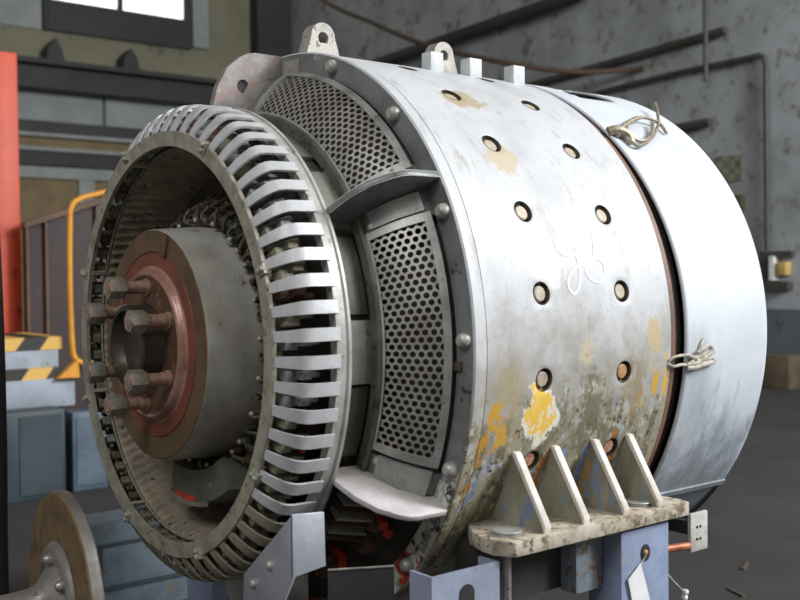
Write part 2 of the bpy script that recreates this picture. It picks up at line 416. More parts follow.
for cx, th, ci, cj in holes:
    ring = [(a, -4) for a in range(-4, 4)] + [(4, b) for b in range(-4, 4)] + [(a, 4) for a in range(4, -4, -1)] + [(-4, b) for b in range(4, -4, -1)]
    outer = [vid(ci + a, cj + b) for a, b in ring]
    rows = [outer]
    for rr, rad in ((RH * 1.12, R), (RH, R - 0.0012), (RH, R - HD)):
        row = []
        for a, b in ring:
            an = math.atan2(b, a); dx = rr * math.cos(an); dt = rr * math.sin(an) / R / D2R
            row.append(len(mb.v)); mb.v.append(cyl_pt(cx + dx, th + dt, rad))
        rows.append(row)
    for q in range(3):
        for k in range(32):
            mb.f.append((rows[q][k], rows[q][(k + 1) % 32], rows[q + 1][(k + 1) % 32], rows[q + 1][k]))
    mb.f.append(tuple(rows[3]))
casing = part(mb, 'casing', 'casing', sharp=40)
casing['label'] = 'worn pale grey painted cylinder with two rows of sunk bolts'
# inner shell so that the casing has thickness
part(MB().lathe([(X0, 0.5995), (X0, 0.57), (X1, 0.57), (X1, 0.5995)], n=96), 'casing_shell', 'casing')
# sunk bolts
seq = ['plug', 'plug', 'plug', 'plug', 'plug', 'plug', 'plugred', 'plugred']
for ix, (cx, th, ci, cj) in enumerate(holes):
    t = th * D2R; nrm = Vector((0, -math.cos(t), math.sin(t)))
    c = Vector(cyl_pt(cx, th, R))
    u = Vector((1, 0, 0)); w = nrm.cross(u)
    k = (54.3 - th) / 15
    m = 'plugred' if k >= 4.9 else ('plugrust' if (cx > 0.1 and k >= 3.9) else 'plug')
    sk = MB()
    ringp = [(0.0212, -0.0005), (0.0212, -0.0185), (0.0, -0.0185)]
    n = 28; vs = []; fs = []
    for q in range(n):
        a = 2 * PI * q / n
        for rr, h in ringp[:2]: vs.append(c + nrm * h + (u * math.cos(a) + w * math.sin(a)) * rr)
    for q in range(n): fs.append((2 * q, 2 * q + 1, 2 * ((q + 1) % n) + 1, 2 * ((q + 1) % n)))
    fs.append(tuple(2 * q + 1 for q in range(n)))
    sk.add(vs, fs)
    so = part(sk, 'bolt_socket', 'socket', casing)
    pb = MB(); pb.tube([c - nrm * 0.018, c - nrm * 0.006, c - nrm * 0.0045], [0.0146, 0.0146, 0.0125], 18)
    part(pb, 'sunk_bolt', m, so)
# front lip of the casing, flange with bolts
part(MB().lathe([(-0.1495, 0.574), (-0.1495, 0.5995), (-0.152, 0.601), (-0.176, 0.601), (-0.179, 0.598), (-0.179, 0.574)], n=128), 'front_lip', 'casing')
flange = part(MB().lathe([(-0.150, 0.599), (-0.178, 0.5985), (-0.180, 0.5975), (-0.180, 0.556), (-0.176, 0.551), (-0.15, 0.551)], n=128), 'bolting_flange', 'flange')
flange['label'] = 'dark grey front flange ring with round bolt heads'
b0 = None
for q in range(16):
    th = 1.9 + 22.86 * q if q < 8 else 1.9 + 22.86 * (q - 16)
    if b0 is None:
        b0 = part(MB().dome(cyl_pt(-0.180, 0, 0.580), (-1, 0, 0), 0.0148, 0.018), 'flange_bolt', 'bolt', flange)
        b0.rotation_euler = (-th * D2R, 0, 0)
    else: rot_copy(b0, th, flange)

fc = part(MB().box((-0.186, -0.572, -0.012), (-0.179, -0.545, 0.004)).box((-0.190, -0.553, -0.009), (-0.179, -0.535, 0.001)), 'frame_clip', 'socket', flange)
fc.rotation_euler = (2.2 * D2R, 0, 0)
# rear seam ring, gap and tail cover
part(MB().lathe([(0.3595, 0.572), (0.3595, 0.591), (0.362, 0.5935), (0.380, 0.5935), (0.382, 0.591), (0.382, 0.572)], n=128), 'seam_ring', 'brownring')['label'] = 'brown primer ring at the back seam'
part(MB().lathe([(0.384, 0.584), (0.41, 0.584)], n=96), 'seam_gap', 'gapdark')
cv = MB(); NT = 360; cx0, cx1 = 0.408, 0.6985; NXC = 30
def crad(th):
    return 0.600 if not (-90 < th < -36) else 0.592
vid2 = {}
def cstart(th):
    f = min(1, max(0, (th - 5) / 60.0)) if th < 90 else min(1, max(0, (175 - th) / 60.0))
    return cx0 - 0.029 * f * f * (3 - 2 * f)
def cvid(i, j):
    j %= NT
    if (i, j) not in vid2:
        th = -180 + j + 0.0
        vid2[(i, j)] = len(cv.v); cv.v.append(cyl_pt(cstart(th) + (cx1 - cstart(th)) * i / NXC, th, crad(th)))
    return vid2[(i, j)]
def in_open(i, j):
    c0 = cstart(-180 + j + .5); x = (c0 + (cx1 - c0) * (i + .5) / NXC - 0.528) / 0.075; t = (-180 + j + .5 - 72.5) / 9.0
    return x * x * x * x + t * t * t * t < 1
for i in range(NXC):
    for j in range(NT):
        if not in_open(i, j): cv.f.append((cvid(i, j), cvid(i + 1, j), cvid(i + 1, j + 1), cvid(i, j + 1)))
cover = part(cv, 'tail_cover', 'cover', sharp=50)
sm = cover.modifiers.new('thickness', 'SOLIDIFY'); sm.thickness = 0.006; sm.offset = -1
cover['label'] = 'smooth pale blue-grey sheet cover round the tail end'
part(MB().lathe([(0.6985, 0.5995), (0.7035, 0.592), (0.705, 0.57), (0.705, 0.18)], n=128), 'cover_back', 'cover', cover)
part(MB().lathe([(0.41, 0.45), (0.70, 0.45)], n=64), 'cover_core', 'innerdark', cover)
# lip of the cover joint low on the near side
rp = MB()
t = -36 * D2R
rp.prism([cyl_pt(0.41, -35.3, 0.604), cyl_pt(0.41, -36.6, 0.604), cyl_pt(0.41, -36.6, 0.590), cyl_pt(0.41, -35.3, 0.590)], (0.289, 0, 0))
part(rp, 'cover_joint', 'cover', cover)

# blocks and lifting eyes on the crown
for x, th in ((0.105, 74.0), (0.205, 72.5), (0.325, 71.0)):
    p = cyl_pt(x, th, 0.598)
    part(MB().box((p[0] - 0.018, p[1] - 0.012, p[2] - 0.02), (p[0] + 0.018, p[1] + 0.02, p[2] + 0.040)), 'crown_block', 'block2', casing, bevel=0.0015)
def eye(x, y, zb):
    e = MB(); n = 14; ty = 0.018
    out = [(-0.048, 0.0), (-0.039, 0.03)] + [(0.030 * math.cos(a) , 0.059 + 0.030 * math.sin(a)) for a in [PI - i * PI / n for i in range(n + 1)]] + [(0.039, 0.03), (0.048, 0.0)]
    # outline around a hole: bridge outline to hole circle
    k = len(out); hole = []
    for (px, pz) in out:
        a = math.atan2(pz - 0.056, px); hole.append((0.0135 * math.cos(a), 0.056 + 0.0135 * math.sin(a)))
    vs = []
    for yy in (-ty, ty):
        vs += [(x + px, y + yy, zb + pz) for px, pz in out]; vs += [(x + px, y + yy, zb + pz) for px, pz in hole]
    fs = []
    for q in range(k):
        q2 = (q + 1) % k
        if q2 != 0:
            fs.append((q, q2, k + q2, k + q)); fs.append((2 * k + q, 3 * k + q, 3 * k + q2, 2 * k + q2))
        else:
            fs.append((q, q2, k + q2, k + q)); fs.append((2 * k + q, 3 * k + q, 3 * k + q2, 2 * k + q2))
        fs.append((q, 2 * k + q, 2 * k + q2, q2)); fs.append((k + q, k + q2, 3 * k + q2, 3 * k + q))
    e.add(vs, fs)
    e.box((x - 0.07, y - 0.03, zb - 0.03), (x + 0.075, y + 0.03, zb + 0.004))
    return e
part(eye(-0.115, -0.045, 0.580), 'lifting_eye', 'eye', casing)
part(eye(0.262, 0.0, 0.596), 'lifting_eye', 'eye', casing)
# cables clip low on the shell front
# --- end shield: spokes, inner rim, neck
def conept(s, th):   # s in 0..1 along the slope from the front rim to the flange
    b = 0.034 * s * (1 - s); x = -0.270 + (0.078) * s - 0.76 * b; r = 0.4625 + (0.0905) * s + 0.65 * b
    return x, r
SP0 = [31, 91, 151, 211, 271, 331]
for th in SP0:
    part(MB().lathe([(-0.176, 0.556), (-0.192, 0.5545)] + [conept(q / 8, 0) for q in range(7, -1, -1)] + [(-0.262, 0.446), (-0.18, 0.54)], th - 5.6, th + 5.6, 10, True), 'spoke', 'shield')
part(MB().lathe([(-0.266, 0.444), (-0.266, 0.460), (-0.270, 0.467), (-0.277, 0.467), (-0.280, 0.463), (-0.280, 0.444)], n=128, closed_prof=True), 'inner_rim', 'rim')
part(MB().lathe([(-0.345, 0.425), (-0.345, 0.425), (-0.262, 0.425)], n=96), 'core_drum', 'innerdark')
part(MB().lathe([(-0.262, 0.425), (-0.19, 0.50), (-0.16, 0.55)], n=96), 'inner_cone', 'innerdark')
neckset = []
for base in (0, 120, 180, 240, 300):
    neckset += [(8.5 + base, 27.5 + base, 1), (-7.5 + base, 7.0 + base, 0), (-26 + base, -8.5 + base, 1)]
neckset += [(35, 47, 0), (47.2, 53, 1), (53.2, 86, 0)]
for t0, t1, kind in neckset:
    r1 = 0.443 if kind == 0 else 0.4345
    part(MB().lathe([(-0.343, 0.427), (-0.343, r1), (-0.278, r1), (-0.278, 0.427)], t0, t1, 12, True), 'neck_plate', 'necklight' if kind == 0 else 'neck')

# --- perforated screens
SL = math.hypot(0.073, 0.0855)
def make_screen(tc, half):
    pitch = 0.0142; rh = 0.0052; rowh = pitch * math.sqrt(3) / 2
    sc = MB(); rm = 0.51
    arc = half * 2 * D2R * rm
    nr = int(arc / rowh) + 1; nc = int(SL / pitch) + 1
    def P3(u, v, dz=0.0):       # u along the slope, v along the arc
        s = u / SL; x, r = conept(s, 0); th = tc + v / rm / D2R
        return cyl_pt(x - dz * 0.76, th, r + dz * 0.65)
    hexr = pitch / math.sqrt(3)
    for b in range(nr):
        v = -arc / 2 + rowh * (b + 0.5)
        for a in range(nc + 1):
            u = pitch * (a + (0.5 if b % 2 else 0.0)) + 0.002
            if u > SL - 0.002: continue
            vs = []; fs = []
            for q in range(6):
                an = PI / 6 + q * PI / 3
                an2 = an + PI / 6
                vs.append(P3(u + hexr * math.cos(an), v + hexr * math.sin(an)))
                vs.append(P3(u + hexr * math.cos(PI / 6) * math.cos(an2), v + hexr * math.cos(PI / 6) * math.sin(an2)))
            for q in range(12):
                an = PI / 6 + q * PI / 6
                vs.append(P3(u + rh * math.cos(an), v + rh * math.sin(an)))
            for q in range(12):
                an = PI / 6 + q * PI / 6
                vs.append(P3(u + rh * math.cos(an), v + rh * math.sin(an), -0.002))
            for q in range(12):
                q2 = (q + 1) % 12
                fs.append((q, q2, 12 + q2, 12 + q)); fs.append((12 + q, 12 + q2, 24 + q2, 24 + q))
            sc.add(vs, fs)
    o = part(sc, 'perforated_screen', 'screen', sharp=30)
    # frame: two arcs and two ends
    fr = MB()
    def edge(s0, s1, ta, tb, n):
        x0, r0 = conept(s0, 0); x1, r1 = conept(s1, 0)
        nx_, nr_ = -0.76 * 0.005, 0.65 * 0.005
        ss = [s0 + (s1 - s0) * q / 6 for q in range(7)]; lo = [conept(q, 0) for q in ss]
        fr.lathe(lo + [(x + nx_, r + nr_) for x, r in lo[::-1]], ta, tb, n, True)
    edge(-0.02, 0.045, tc - half, tc + half, 36); edge(0.915, 1.03, tc - half, tc + half, 36)
    edge(0.045, 0.915, tc - half, tc - half + 1.7, 3); edge(0.045, 0.915, tc + half - 1.7, tc + half, 3)
    part(fr, 'screen_frame', 'frame', o)
    return o
s1 = make_screen(2.0, 24.0); s1['label'] = 'perforated screen on the side facing the light'
s2 = make_screen(61.0, 25.2); s2['label'] = 'perforated screen near the top, behind the cage'
for tc in (121, 181, 241): make_screen(tc, 24.0)

# --- guard fins standing out of the spokes
FP = [(-0.335, 0.444), (-0.346, 0.478), (-0.333, 0.524), (-0.31, 0.563), (-0.281, 0.587), (-0.262, 0.597), (-0.245, 0.600), (-0.1805, 0.600), (-0.1805, 0.556), (-0.192, 0.555), (-0.266, 0.468), (-0.28, 0.444)]
def fin(th, mat, name, hole=False, thick=0.011):
    k = MB(); t = th * D2R
    er = Vector((0, -math.cos(t), math.sin(t))); et = Vector((0, math.sin(t), math.cos(t)))
    def P3(x, r): return Vector((x, 0, 0)) + er * r
    if not hole:
        k.prism([P3(x, r) - et * thick / 2 for x, r in FP], et * thick)
    else:
        n = len(FP); hx, hr = -0.275, 0.527; vs = []; fs = []
        for sgn in (-1, 1):
            for x, r in FP: vs.append(P3(x, r) + et * sgn * thick / 2)
            for x, r in FP:
                a = math.atan2(r - hr, x - hx); vs.append(P3(hx + 0.0145 * math.cos(a), hr + 0.0145 * math.sin(a)) + et * sgn * thick / 2)
        for q in range(n):
            q2 = (q + 1) % n
            fs += [(q, q2, n + q2, n + q), (2 * n + q, 3 * n + q, 3 * n + q2, 2 * n + q2), (q, 2 * n + q, 2 * n + q2, q2), (n + q, n + q2, 3 * n + q2, 3 * n + q)]
        k.add(vs, fs)
    return part(k, name, mat, bevel=0.002 if not hole else 0)
uf = fin(31, 'shield', 'guard_fin'); uf['label'] = 'upper curved fin, coloured dark for its shaded underside, with a pale edge'  # darker grey than the other fins, painting in the shade on its underside
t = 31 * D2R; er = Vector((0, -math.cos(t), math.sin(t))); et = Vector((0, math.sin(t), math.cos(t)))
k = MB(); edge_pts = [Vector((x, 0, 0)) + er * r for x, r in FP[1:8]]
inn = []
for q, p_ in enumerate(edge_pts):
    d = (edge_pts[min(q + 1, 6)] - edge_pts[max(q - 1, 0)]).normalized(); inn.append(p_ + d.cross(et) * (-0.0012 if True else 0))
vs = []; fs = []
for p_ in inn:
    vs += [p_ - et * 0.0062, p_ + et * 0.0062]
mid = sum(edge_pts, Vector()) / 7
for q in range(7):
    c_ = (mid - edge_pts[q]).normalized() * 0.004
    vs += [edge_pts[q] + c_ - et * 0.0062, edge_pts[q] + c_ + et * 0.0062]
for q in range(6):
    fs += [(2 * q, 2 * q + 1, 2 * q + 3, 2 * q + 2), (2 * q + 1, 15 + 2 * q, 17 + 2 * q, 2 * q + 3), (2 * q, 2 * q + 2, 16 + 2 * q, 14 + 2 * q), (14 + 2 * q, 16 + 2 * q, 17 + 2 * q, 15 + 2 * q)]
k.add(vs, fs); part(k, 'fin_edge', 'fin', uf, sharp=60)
fin(-28.6, 'fin', 'guard_fin')['label'] = 'lower curved fin, pale top side'
fin(91, 'ear', 'lifting_fin', True, 0.018)['label'] = 'rounded fin with a lifting hole, mottled pink and grey'
for th in (151, 211, 271): fin(th, 'fin', 'guard_fin')
# small bolts and blocks on the spokes
for th in (27.0, 35.0, -24.3, -32.5):
    x, r = conept(0.12, 0); c = Vector(cyl_pt(x, th, r + 0.002)); t = th * D2R
    part(MB().dome(c, (-0.76, -0.65 * math.cos(t), 0.65 * math.sin(t)), 0.008, 0.010), 'spoke_bolt', 'bolt')
for th0, th1 in ((26.2, 30.2), (-28.0, -22.9)):
    x0, r0 = conept(0.14, 0); x1, r1 = conept(0.97, 0); xm, rm_ = conept(0.55, 0)
    part(MB().lathe([(x0, r0), (x0 - 0.008, r0 + 0.006), (xm - 0.008, rm_ + 0.006), (x1 - 0.008, r1 + 0.006), (x1, r1)], th0, th1, 6, True), 'spoke_pad', 'padgrey')
# open bay below the lower fin: brush gear
for q in range(6):
    th = -36 - q * 2.4
    part(MB().lathe([(-0.30, 0.445), (-0.30, 0.475), (-0.225, 0.495), (-0.225, 0.452)], th - 0.35, th + 0.35, 2, True), 'brush_plate', 'coilC' if q % 2 else 'frame')
for (x, th, l) in ((-0.235, -38, 0.05), (-0.212, -41, 0.06), (-0.25, -55, 0.04)):
    p = Vector(cyl_pt(x, th, 0.525)); q = Vector(cyl_pt(x + 0.02, th - 5, 0.45))
    part(MB().tube([p, (p + q) / 2 + Vector((0.012, -0.012, 0)), q], 0.009, 8), 'brush_lead', 'red')
for (x, th) in ((-0.215, -41), (-0.20, -50), (-0.24, -62)):
    p = cyl_pt(x, th, 0.49)
    part(MB().box((p[0] - 0.016, p[1] - 0.012, p[2] - 0.02), (p[0] + 0.016, p[1] + 0.012, p[2] + 0.02)), 'brush_holder', 'coilC')

# --- air cage
part(MB().lathe([(-0.466, 0.3885), (-0.466, 0.4175), (-0.460, 0.4185), (-0.4575, 0.4165), (-0.4575, 0.3885)], n=160, closed_prof=True), 'cage_front_ring', 'annulus')['label'] = 'tarnished flat ring round the cage mouth'
part(MB().lathe([(-0.372, 0.452), (-0.372, 0.4705), (-0.3515, 0.4705), (-0.3495, 0.474), (-0.344, 0.474), (-0.342, 0.471), (-0.342, 0.43), (-0.346, 0.43), (-0.352, 0.452)], n=160, closed_prof=True), 'cage_back_ring', 'ringback')
PATH = [(-0.4625, 0.410), (-0.4605, 0.421), (-0.4525, 0.437), (-0.4420, 0.4525), (-0.4325, 0.4630), (-0.4230, 0.4685), (-0.412, 0.4705), (-0.366, 0.4712)]
cb = MB(); vs = []; fs = []
for q, (x, r) in enumerate(PATH):
    a = PATH[max(q - 1, 0)]; b = PATH[min(q + 1, len(PATH) - 1)]
    dx, dr = b[0] - a[0], b[1] - a[1]; l = math.hypot(dx, dr); nx_, nr_ = -dr / l, dx / l
    w = 0.0080 + 0.0034 * min(1, q / 4)
    h = 0.0022
    for sx, sh in ((-1, -1), (1, -1), (1, 1), (-1, 1)):
        vs.append((x + nx_ * h * sh, -(r + nr_ * h * sh), w * sx))
for q in range(len(PATH) - 1):
    for k in range(4): fs.append((q * 4 + k, q * 4 + (k + 1) % 4, q * 4 + 4 + (k + 1) % 4, q * 4 + 4 + k))
fs.append((3, 2, 1, 0)); e = (len(PATH) - 1) * 4; fs.append((e, e + 1, e + 2, e + 3))
cb.add(vs, fs)
bar0 = part(cb, 'cage_bar', 'bars', sharp=50)
NBAR = 64; dth = 360 / NBAR; off = -1.4
bar0.rotation_euler = (-off * D2R, 0, 0)
dirty = rot_copy(bar0, off - dth * 8, gen); dirty.data = bar0.data.copy(); dirty.data.materials[0] = M['barsdirty']
for q in range(1, NBAR):
    th = off + dth * q
    if q == NBAR - 8: continue
    a_ = (th + 180) % 360 - 180
    rot_copy(dirty if (a_ < -38 or a_ > 112) else bar0, th, gen)
# coil ends behind the bars
def coil(seed):
    rnd = random.Random(seed); k = MB()
    for (x0, x1, r0, r1, w) in ((-0.447, -0.420, 0.395, 0.425 + rnd.random() * .012, 0.010), (-0.428, -0.405, 0.400, 0.438 + rnd.random() * .01, 0.007), (-0.404, -0.382, 0.40, 0.425 + rnd.random() * .015, 0.005)):
        o = (rnd.random() - .5) * 0.012
        k.box((x0, -r1, o - w), (x1, -r0, o + w))
    k.tube([(-0.44, -0.40, 0.014), (-0.425, -0.432, 0.013), (-0.40, -0.44, 0.016), (-0.385, -0.42, 0.012)], 0.0045, 8)
    return k
protos = [part(coil(s), 'coil_end', m, bevel=0.003) for s, m in ((1, 'coilB'), (2, 'coilA'), (3, 'coilC'))]
for q, p_ in enumerate(protos): p_.rotation_euler = (-(q * dth + 2.8) * D2R, 0, 0)
for q in range(3, NBAR):
    rot_copy(protos[random.choice((0, 0, 1, 1, 2))], off + q * dth + 2.8 + random.uniform(-.6, .6), gen)
rl = part(MB().box((-0.404, -0.436, -0.010), (-0.392, -0.43, 0.010)), 'phase_mark', 'red')
rl.rotation_euler = (9 * D2R, 0, 0)
for th in (-15, -22): rot_copy(rl, th, gen)
part(MB().lathe([(-0.43, 0.395), (-0.345, 0.405), (-0.345, 0.44)], n=96), 'cage_core', 'innerdark')
# stator winding: ribbed bore
wd = MB(); nt = 1008; prof = [(-0.425, 0.388, 0.0), (-0.42, 0.3835, 0.2), (-0.405, 0.380, 1), (-0.385, 0.374, 1), (-0.36, 0.366, 1), (-0.33, 0.358, 1), (-0.30, 0.352, 1)]
vs = []; fs = []; k = len(prof); NR = 108
for i in range(nt):
    for q, (x, r, am) in enumerate(prof):
        a = 2 * PI * i / nt
        tw = 0.03 * (q / 3.0) ** 2
        rr = r + am * 0.013 * (0.5 + 0.5 * math.cos(NR * (a + tw)))
        vs.append((x, -rr * math.cos(a), rr * math.sin(a)))
for i in range(nt):
    for q in range(k - 1):
        fs.append((i * k + q, i * k + q + 1, ((i + 1) % nt) * k + q + 1, ((i + 1) % nt) * k + q))
wd.add(vs, fs)
part(wd, 'ribbed_winding', 'winding', sharp=60)['label'] = 'dusty ring of ribbed coil ends inside the cage'
part(MB().lathe([(-0.428, 0.386), (-0.431, 0.390), (-0.428, 0.394), (-0.424, 0.390)], n=128, closed_prof=True), 'winding_lip', 'coilA')
for th in (20.2, -30.5, 62.9, -115, -70, 112, 160, -160):
    c = part(MB().box((-0.470, -0.424, -0.009), (-0.456, -0.402, 0.009)).dome((-0.470, -0.408, 0.0), (-1, 0, 0), 0.006, 0.006).dome((-0.470, -0.419, 0.0), (-1, 0, 0), 0.006, 0.006), 'ring_clip', 'annulus')
    c.rotation_euler = (-th * D2R, 0, 0)
    c2 = part(MB().box((-0.46, -0.412, -0.004), (-0.426, -0.386, 0.004)), 'ring_stay', 'annulus')
    c2.rotation_euler = (-(th - 1.5) * D2R, 0, 0)
# back plate of the bore
part(MB().lathe([(-0.30, 0.36), (-0.305, 0.30), (-0.33, 0.26), (-0.34, 0.22)], n=96), 'bore_back', 'innerdark')

# --- drum and hub
drum = part(MB().lathe([(-0.330, 0.233), (-0.402, 0.232), (-0.48, 0.2265), (-0.4845, 0.2245)], n=128), 'drum', 'drum')
drum['label'] = 'smooth steel drum, grey on top and olive below'
part(MB().lathe([(-0.4845, 0.2245), (-0.486, 0.2225), (-0.486, 0.183), (-0.4835, 0.1815)], n=128), 'drum_face', 'drumrim', drum)
part(MB().lathe([(-0.4835, 0.1815), (-0.4865, 0.180), (-0.4865, 0.158), (-0.4868, 0.1545)], n=128), 'hub_face', 'hubred', drum)['label'] = 'rust red ring on the hub face'
part(MB().lathe([(-0.4868, 0.1545), (-0.488, 0.151), (-0.491, 0.1485), (-0.495, 0.1465), (-0.499, 0.1435), (-0.501, 0.140), (-0.5005, 0.1365)], n=128), 'hub_fillet', 'hubpolish', drum)
part(MB().lathe([(-0.5005, 0.1365), (-0.499, 0.134), (-0.498, 0.126), (-0.498, 0.07)], n=128), 'hub_plate', 'hubin', drum)
kb = part(MB().box((-0.492, -0.224, -0.011), (-0.482, -0.180, 0.011)), 'key_block', 'drumrim', drum, bevel=0.002)
kb.rotation_euler = (-72 * D2R, 0, 0)
stub = part(MB().lathe([(-0.496, 0.082), (-0.505, 0.079), (-0.538, 0.079), (-0.542, 0.076), (-0.543, 0.068), (-0.535, 0.066), (-0.52, 0.058), (-0.52, 0.0001)], n=64), 'shaft_stub', 'stub', drum)
stub['label'] = 'dark hollow shaft end'
def hexnut(x0, x1, r, off=0):
    k = MB(); vs = []
    for x, rr in ((x0, r * .93), (x0 + 0.003, r), (x1 - 0.003, r), (x1, r * .93)):
        for q in range(6):
            a = q * PI / 3 + off; vs.append((x, -0.113 - rr * math.cos(a), rr * math.sin(a)))
    fs = [tuple(range(6))[::-1], tuple(18 + q for q in range(6))]
    for j in range(3):
        for q in range(6): fs.append((j * 6 + q, j * 6 + (q + 1) % 6, j * 6 + 6 + (q + 1) % 6, j * 6 + 6 + q))
    return k.add(vs, fs)
cb0 = None
for q, th in enumerate((86.5, 27, -31.5, -90.5, -150, 147)):
    if cb0 is None:
        cb0 = part(MB().tube([(-0.497, -0.113, 0), (-0.503, -0.113, 0), (-0.5031, -0.113, 0), (-0.515, -0.113, 0), (-0.5151, -0.113, 0), (-0.56, -0.113, 0)], [0.0165, 0.0165, 0.0135, 0.0135, 0.0125, 0.0125], 18), 'coupling_bolt', 'shank', drum)
        part(hexnut(-0.580, -0.547, 0.0215, 0.3), 'nut', 'nut', cb0)
        part(MB().cyl((-0.582, -0.113, 0), (-0.57, -0.113, 0), 0.0125), 'bolt_end', 'shank', cb0)
        cb0.rotation_euler = (-th * D2R, 0, 0)
    else: rot_copy(cb0, th, drum)
# connector leads round the back of the drum
def lead(seed):
    rnd = random.Random(seed); k = MB(); z = (rnd.random() - .5) * .02
    k.tube(spline([(-0.345, -0.234, 0), (-0.378, -0.240, 0.002), (-0.388, -0.253, 0.008 + z), (-0.376, -0.272, 0.014), (-0.34, -0.292, 0.008), (-0.32, -0.31, 0.004)], 5), 0.0038, 8)
    k.tube(spline([(-0.345, -0.236, -0.010), (-0.372, -0.246, -0.008 + z), (-0.372, -0.262, -0.004), (-0.33, -0.285, -0.006)], 5), 0.0034, 8)
    k.cyl((-0.388, -0.247, 0.004), (-0.370, -0.247, 0.004), 0.0062, 8)
    k.cyl((-0.380, -0.272, 0.014), (-0.355, -0.272, 0.014), 0.0055, 8)
    return k
lp = [part(lead(s_), 'connector_lead', m) for s_, m in ((1, 'coilC'), (2, 'rim'), (3, 'darksteel'))]
NL = 42
for q in range(NL):
    th = q * 360 / NL + 3
    if q < 3: lp[q].rotation_euler = (-th * D2R, 0, 0)
    else: rot_copy(lp[(q * 7 + q // 5) % 3], th, gen)
part(MB().lathe([(-0.352, 0.235), (-0.352, 0.262), (-0.342, 0.262), (-0.342, 0.235)], n=64, closed_prof=True), 'terminal_ring', 'rim')
for rr, xx, m in ((0.268, -0.358, 'darksteel'), (0.282, -0.345, 'coilC')):
    part(MB().tube([(xx + 0.006 * math.sin(i * 1.9), -(rr + 0.004 * math.sin(i * 2.7)) * math.cos(i * PI / 60), (rr + 0.004 * math.sin(i * 2.7)) * math.sin(i * PI / 60)) for i in range(121)], 0.006, 8), 'cable_bundle', m)
np_ = part(MB().dome((-0.388, -0.247, 0.004), (-1, 0, 0), 0.0056, 0.006), 'terminal_nut', 'bolt')
np_.rotation_euler = (-3 * D2R, 0, 0)
for q in range(1, NL):
    if q % 2 == 0 or q % 5 == 0: rot_copy(np_, q * 360 / NL + 3, gen)
bbx = part(MB().lathe([(-0.415, 0.255), (-0.415, 0.318), (-0.35, 0.326), (-0.35, 0.255)], -104, -58, 18, True), 'brush_box', 'brushgreen')
part(MB().lathe([(-0.418, 0.317), (-0.418, 0.326), (-0.412, 0.328), (-0.408, 0.320)], -104, -76, 14, True), 'brush_box_edge', 'bare', bbx)
part(MB().lathe([(-0.4165, 0.306), (-0.4175, 0.317), (-0.4135, 0.317), (-0.413, 0.306)], -100, -84, 10, True), 'red_edge', 'red', bbx)

# --- foot plate with gussets, on the near side
zt = -0.320
fpl = [(-0.085, -0.470), (-0.142, -0.544), (-0.158, -0.590), (-0.160, -0.622), (-0.141, -0.657), (0.338, -0.657), (0.345, -0.630), (0.345, -0.470)]
foot = part(MB().prism([(x, y, zt - 0.027) for x, y in fpl], (0, 0, 0.027)), 'foot_plate', 'foot', bevel=0.003)
foot['label'] = 'thick grimy foot plate low on the near side'
for x in (-0.053, 0.047, 0.158, 0.259):
    y1, z1 = -0.6 * math.cos(-18.6 * D2R), 0.6 * math.sin(-18.6 * D2R)
    G = [(y1 + 0.012, z1 + 0.004), (y1 - 0.006, z1 + 0.002), (-0.646, zt + 0.012), (-0.646, zt - 0.001), (-0.50, zt - 0.001)]
    g = part(MB().prism([(x - 0.007, y, z) for y, z in G], (0.014, 0, 0)), 'gusset', 'gussetside', foot)
    e = MB().prism([(x - 0.0082, y, z) for y, z in ((y1 + 0.006, z1 + 0.006), (y1 - 0.008, z1 + 0.003), (-0.649, zt + 0.012), (-0.649, zt - 0.001), (-0.644, zt - 0.001), (-0.641, zt + 0.010))], (0.0164, 0, 0))
    part(e, 'gusset_edge', 'gusset', g, bevel=0.002)
for x in (-0.112, 0.241):
    part(MB().tube([(x, -0.607, zt - 0.001), (x, -0.607, zt + 0.004), (x, -0.607, zt + 0.0065), (x, -0.607, zt + 0.008)], [0.024, 0.024, 0.0275, 0.026], 24), 'foot_bolt_head', 'frame', foot)
part(MB().cyl((-0.113, -0.607, zt - 0.02), (-0.113, -0.607, -0.56), 0.0075, 12), 'foot_bolt', 'bare', foot)
part(MB().box((0.072, -0.60, zt - 0.145), (0.145, -0.56, zt - 0.020)), 'foot_lug', 'block', foot, bevel=0.002)
part(MB().box((-0.12, -0.56, zt - 0.14), (0.33, -0.48, zt - 0.024)), 'foot_web', 'darksteel', foot)
# the far foot, same plate without its bolts
part(MB().prism([(-0.15, 0.655, zt - 0.027), (0.347, 0.655, zt - 0.027), (0.347, 0.47, zt - 0.027), (-0.15, 0.47, zt - 0.027)], (0, 0, 0.027)), 'foot_plate', 'foot', bevel=0.003)
# terminal block and copper lug under the tail cover
tb = part(MB().box((0.555, -0.502, -0.492), (0.618, -0.492, -0.405)), 'terminal_block', 'term', bevel=0.003)
tb['label'] = 'pale terminal plate with four small holes'
for dx in (0.022, 0.034):
    for dz in (0.028, 0.055):
        part(MB().cyl((0.555 + dx, -0.5035, -0.492 + dz), (0.555 + dx, -0.500, -0.492 + dz), 0.0032, 8), 'terminal_hole', 'black', tb)
part(MB().box((0.58, -0.493, -0.46), (0.60, -0.30, -0.43)), 'terminal_arm', 'darksteel', tb)
part(MB().cyl((0.46, -0.502, -0.466), (0.545, -0.502, -0.474), 0.0085, 12), 'copper_lug', 'copper', tb)
part(MB().box((0.46, -0.500, -0.48), (0.48, -0.30, -0.445)), 'lug_arm', 'darksteel', tb)

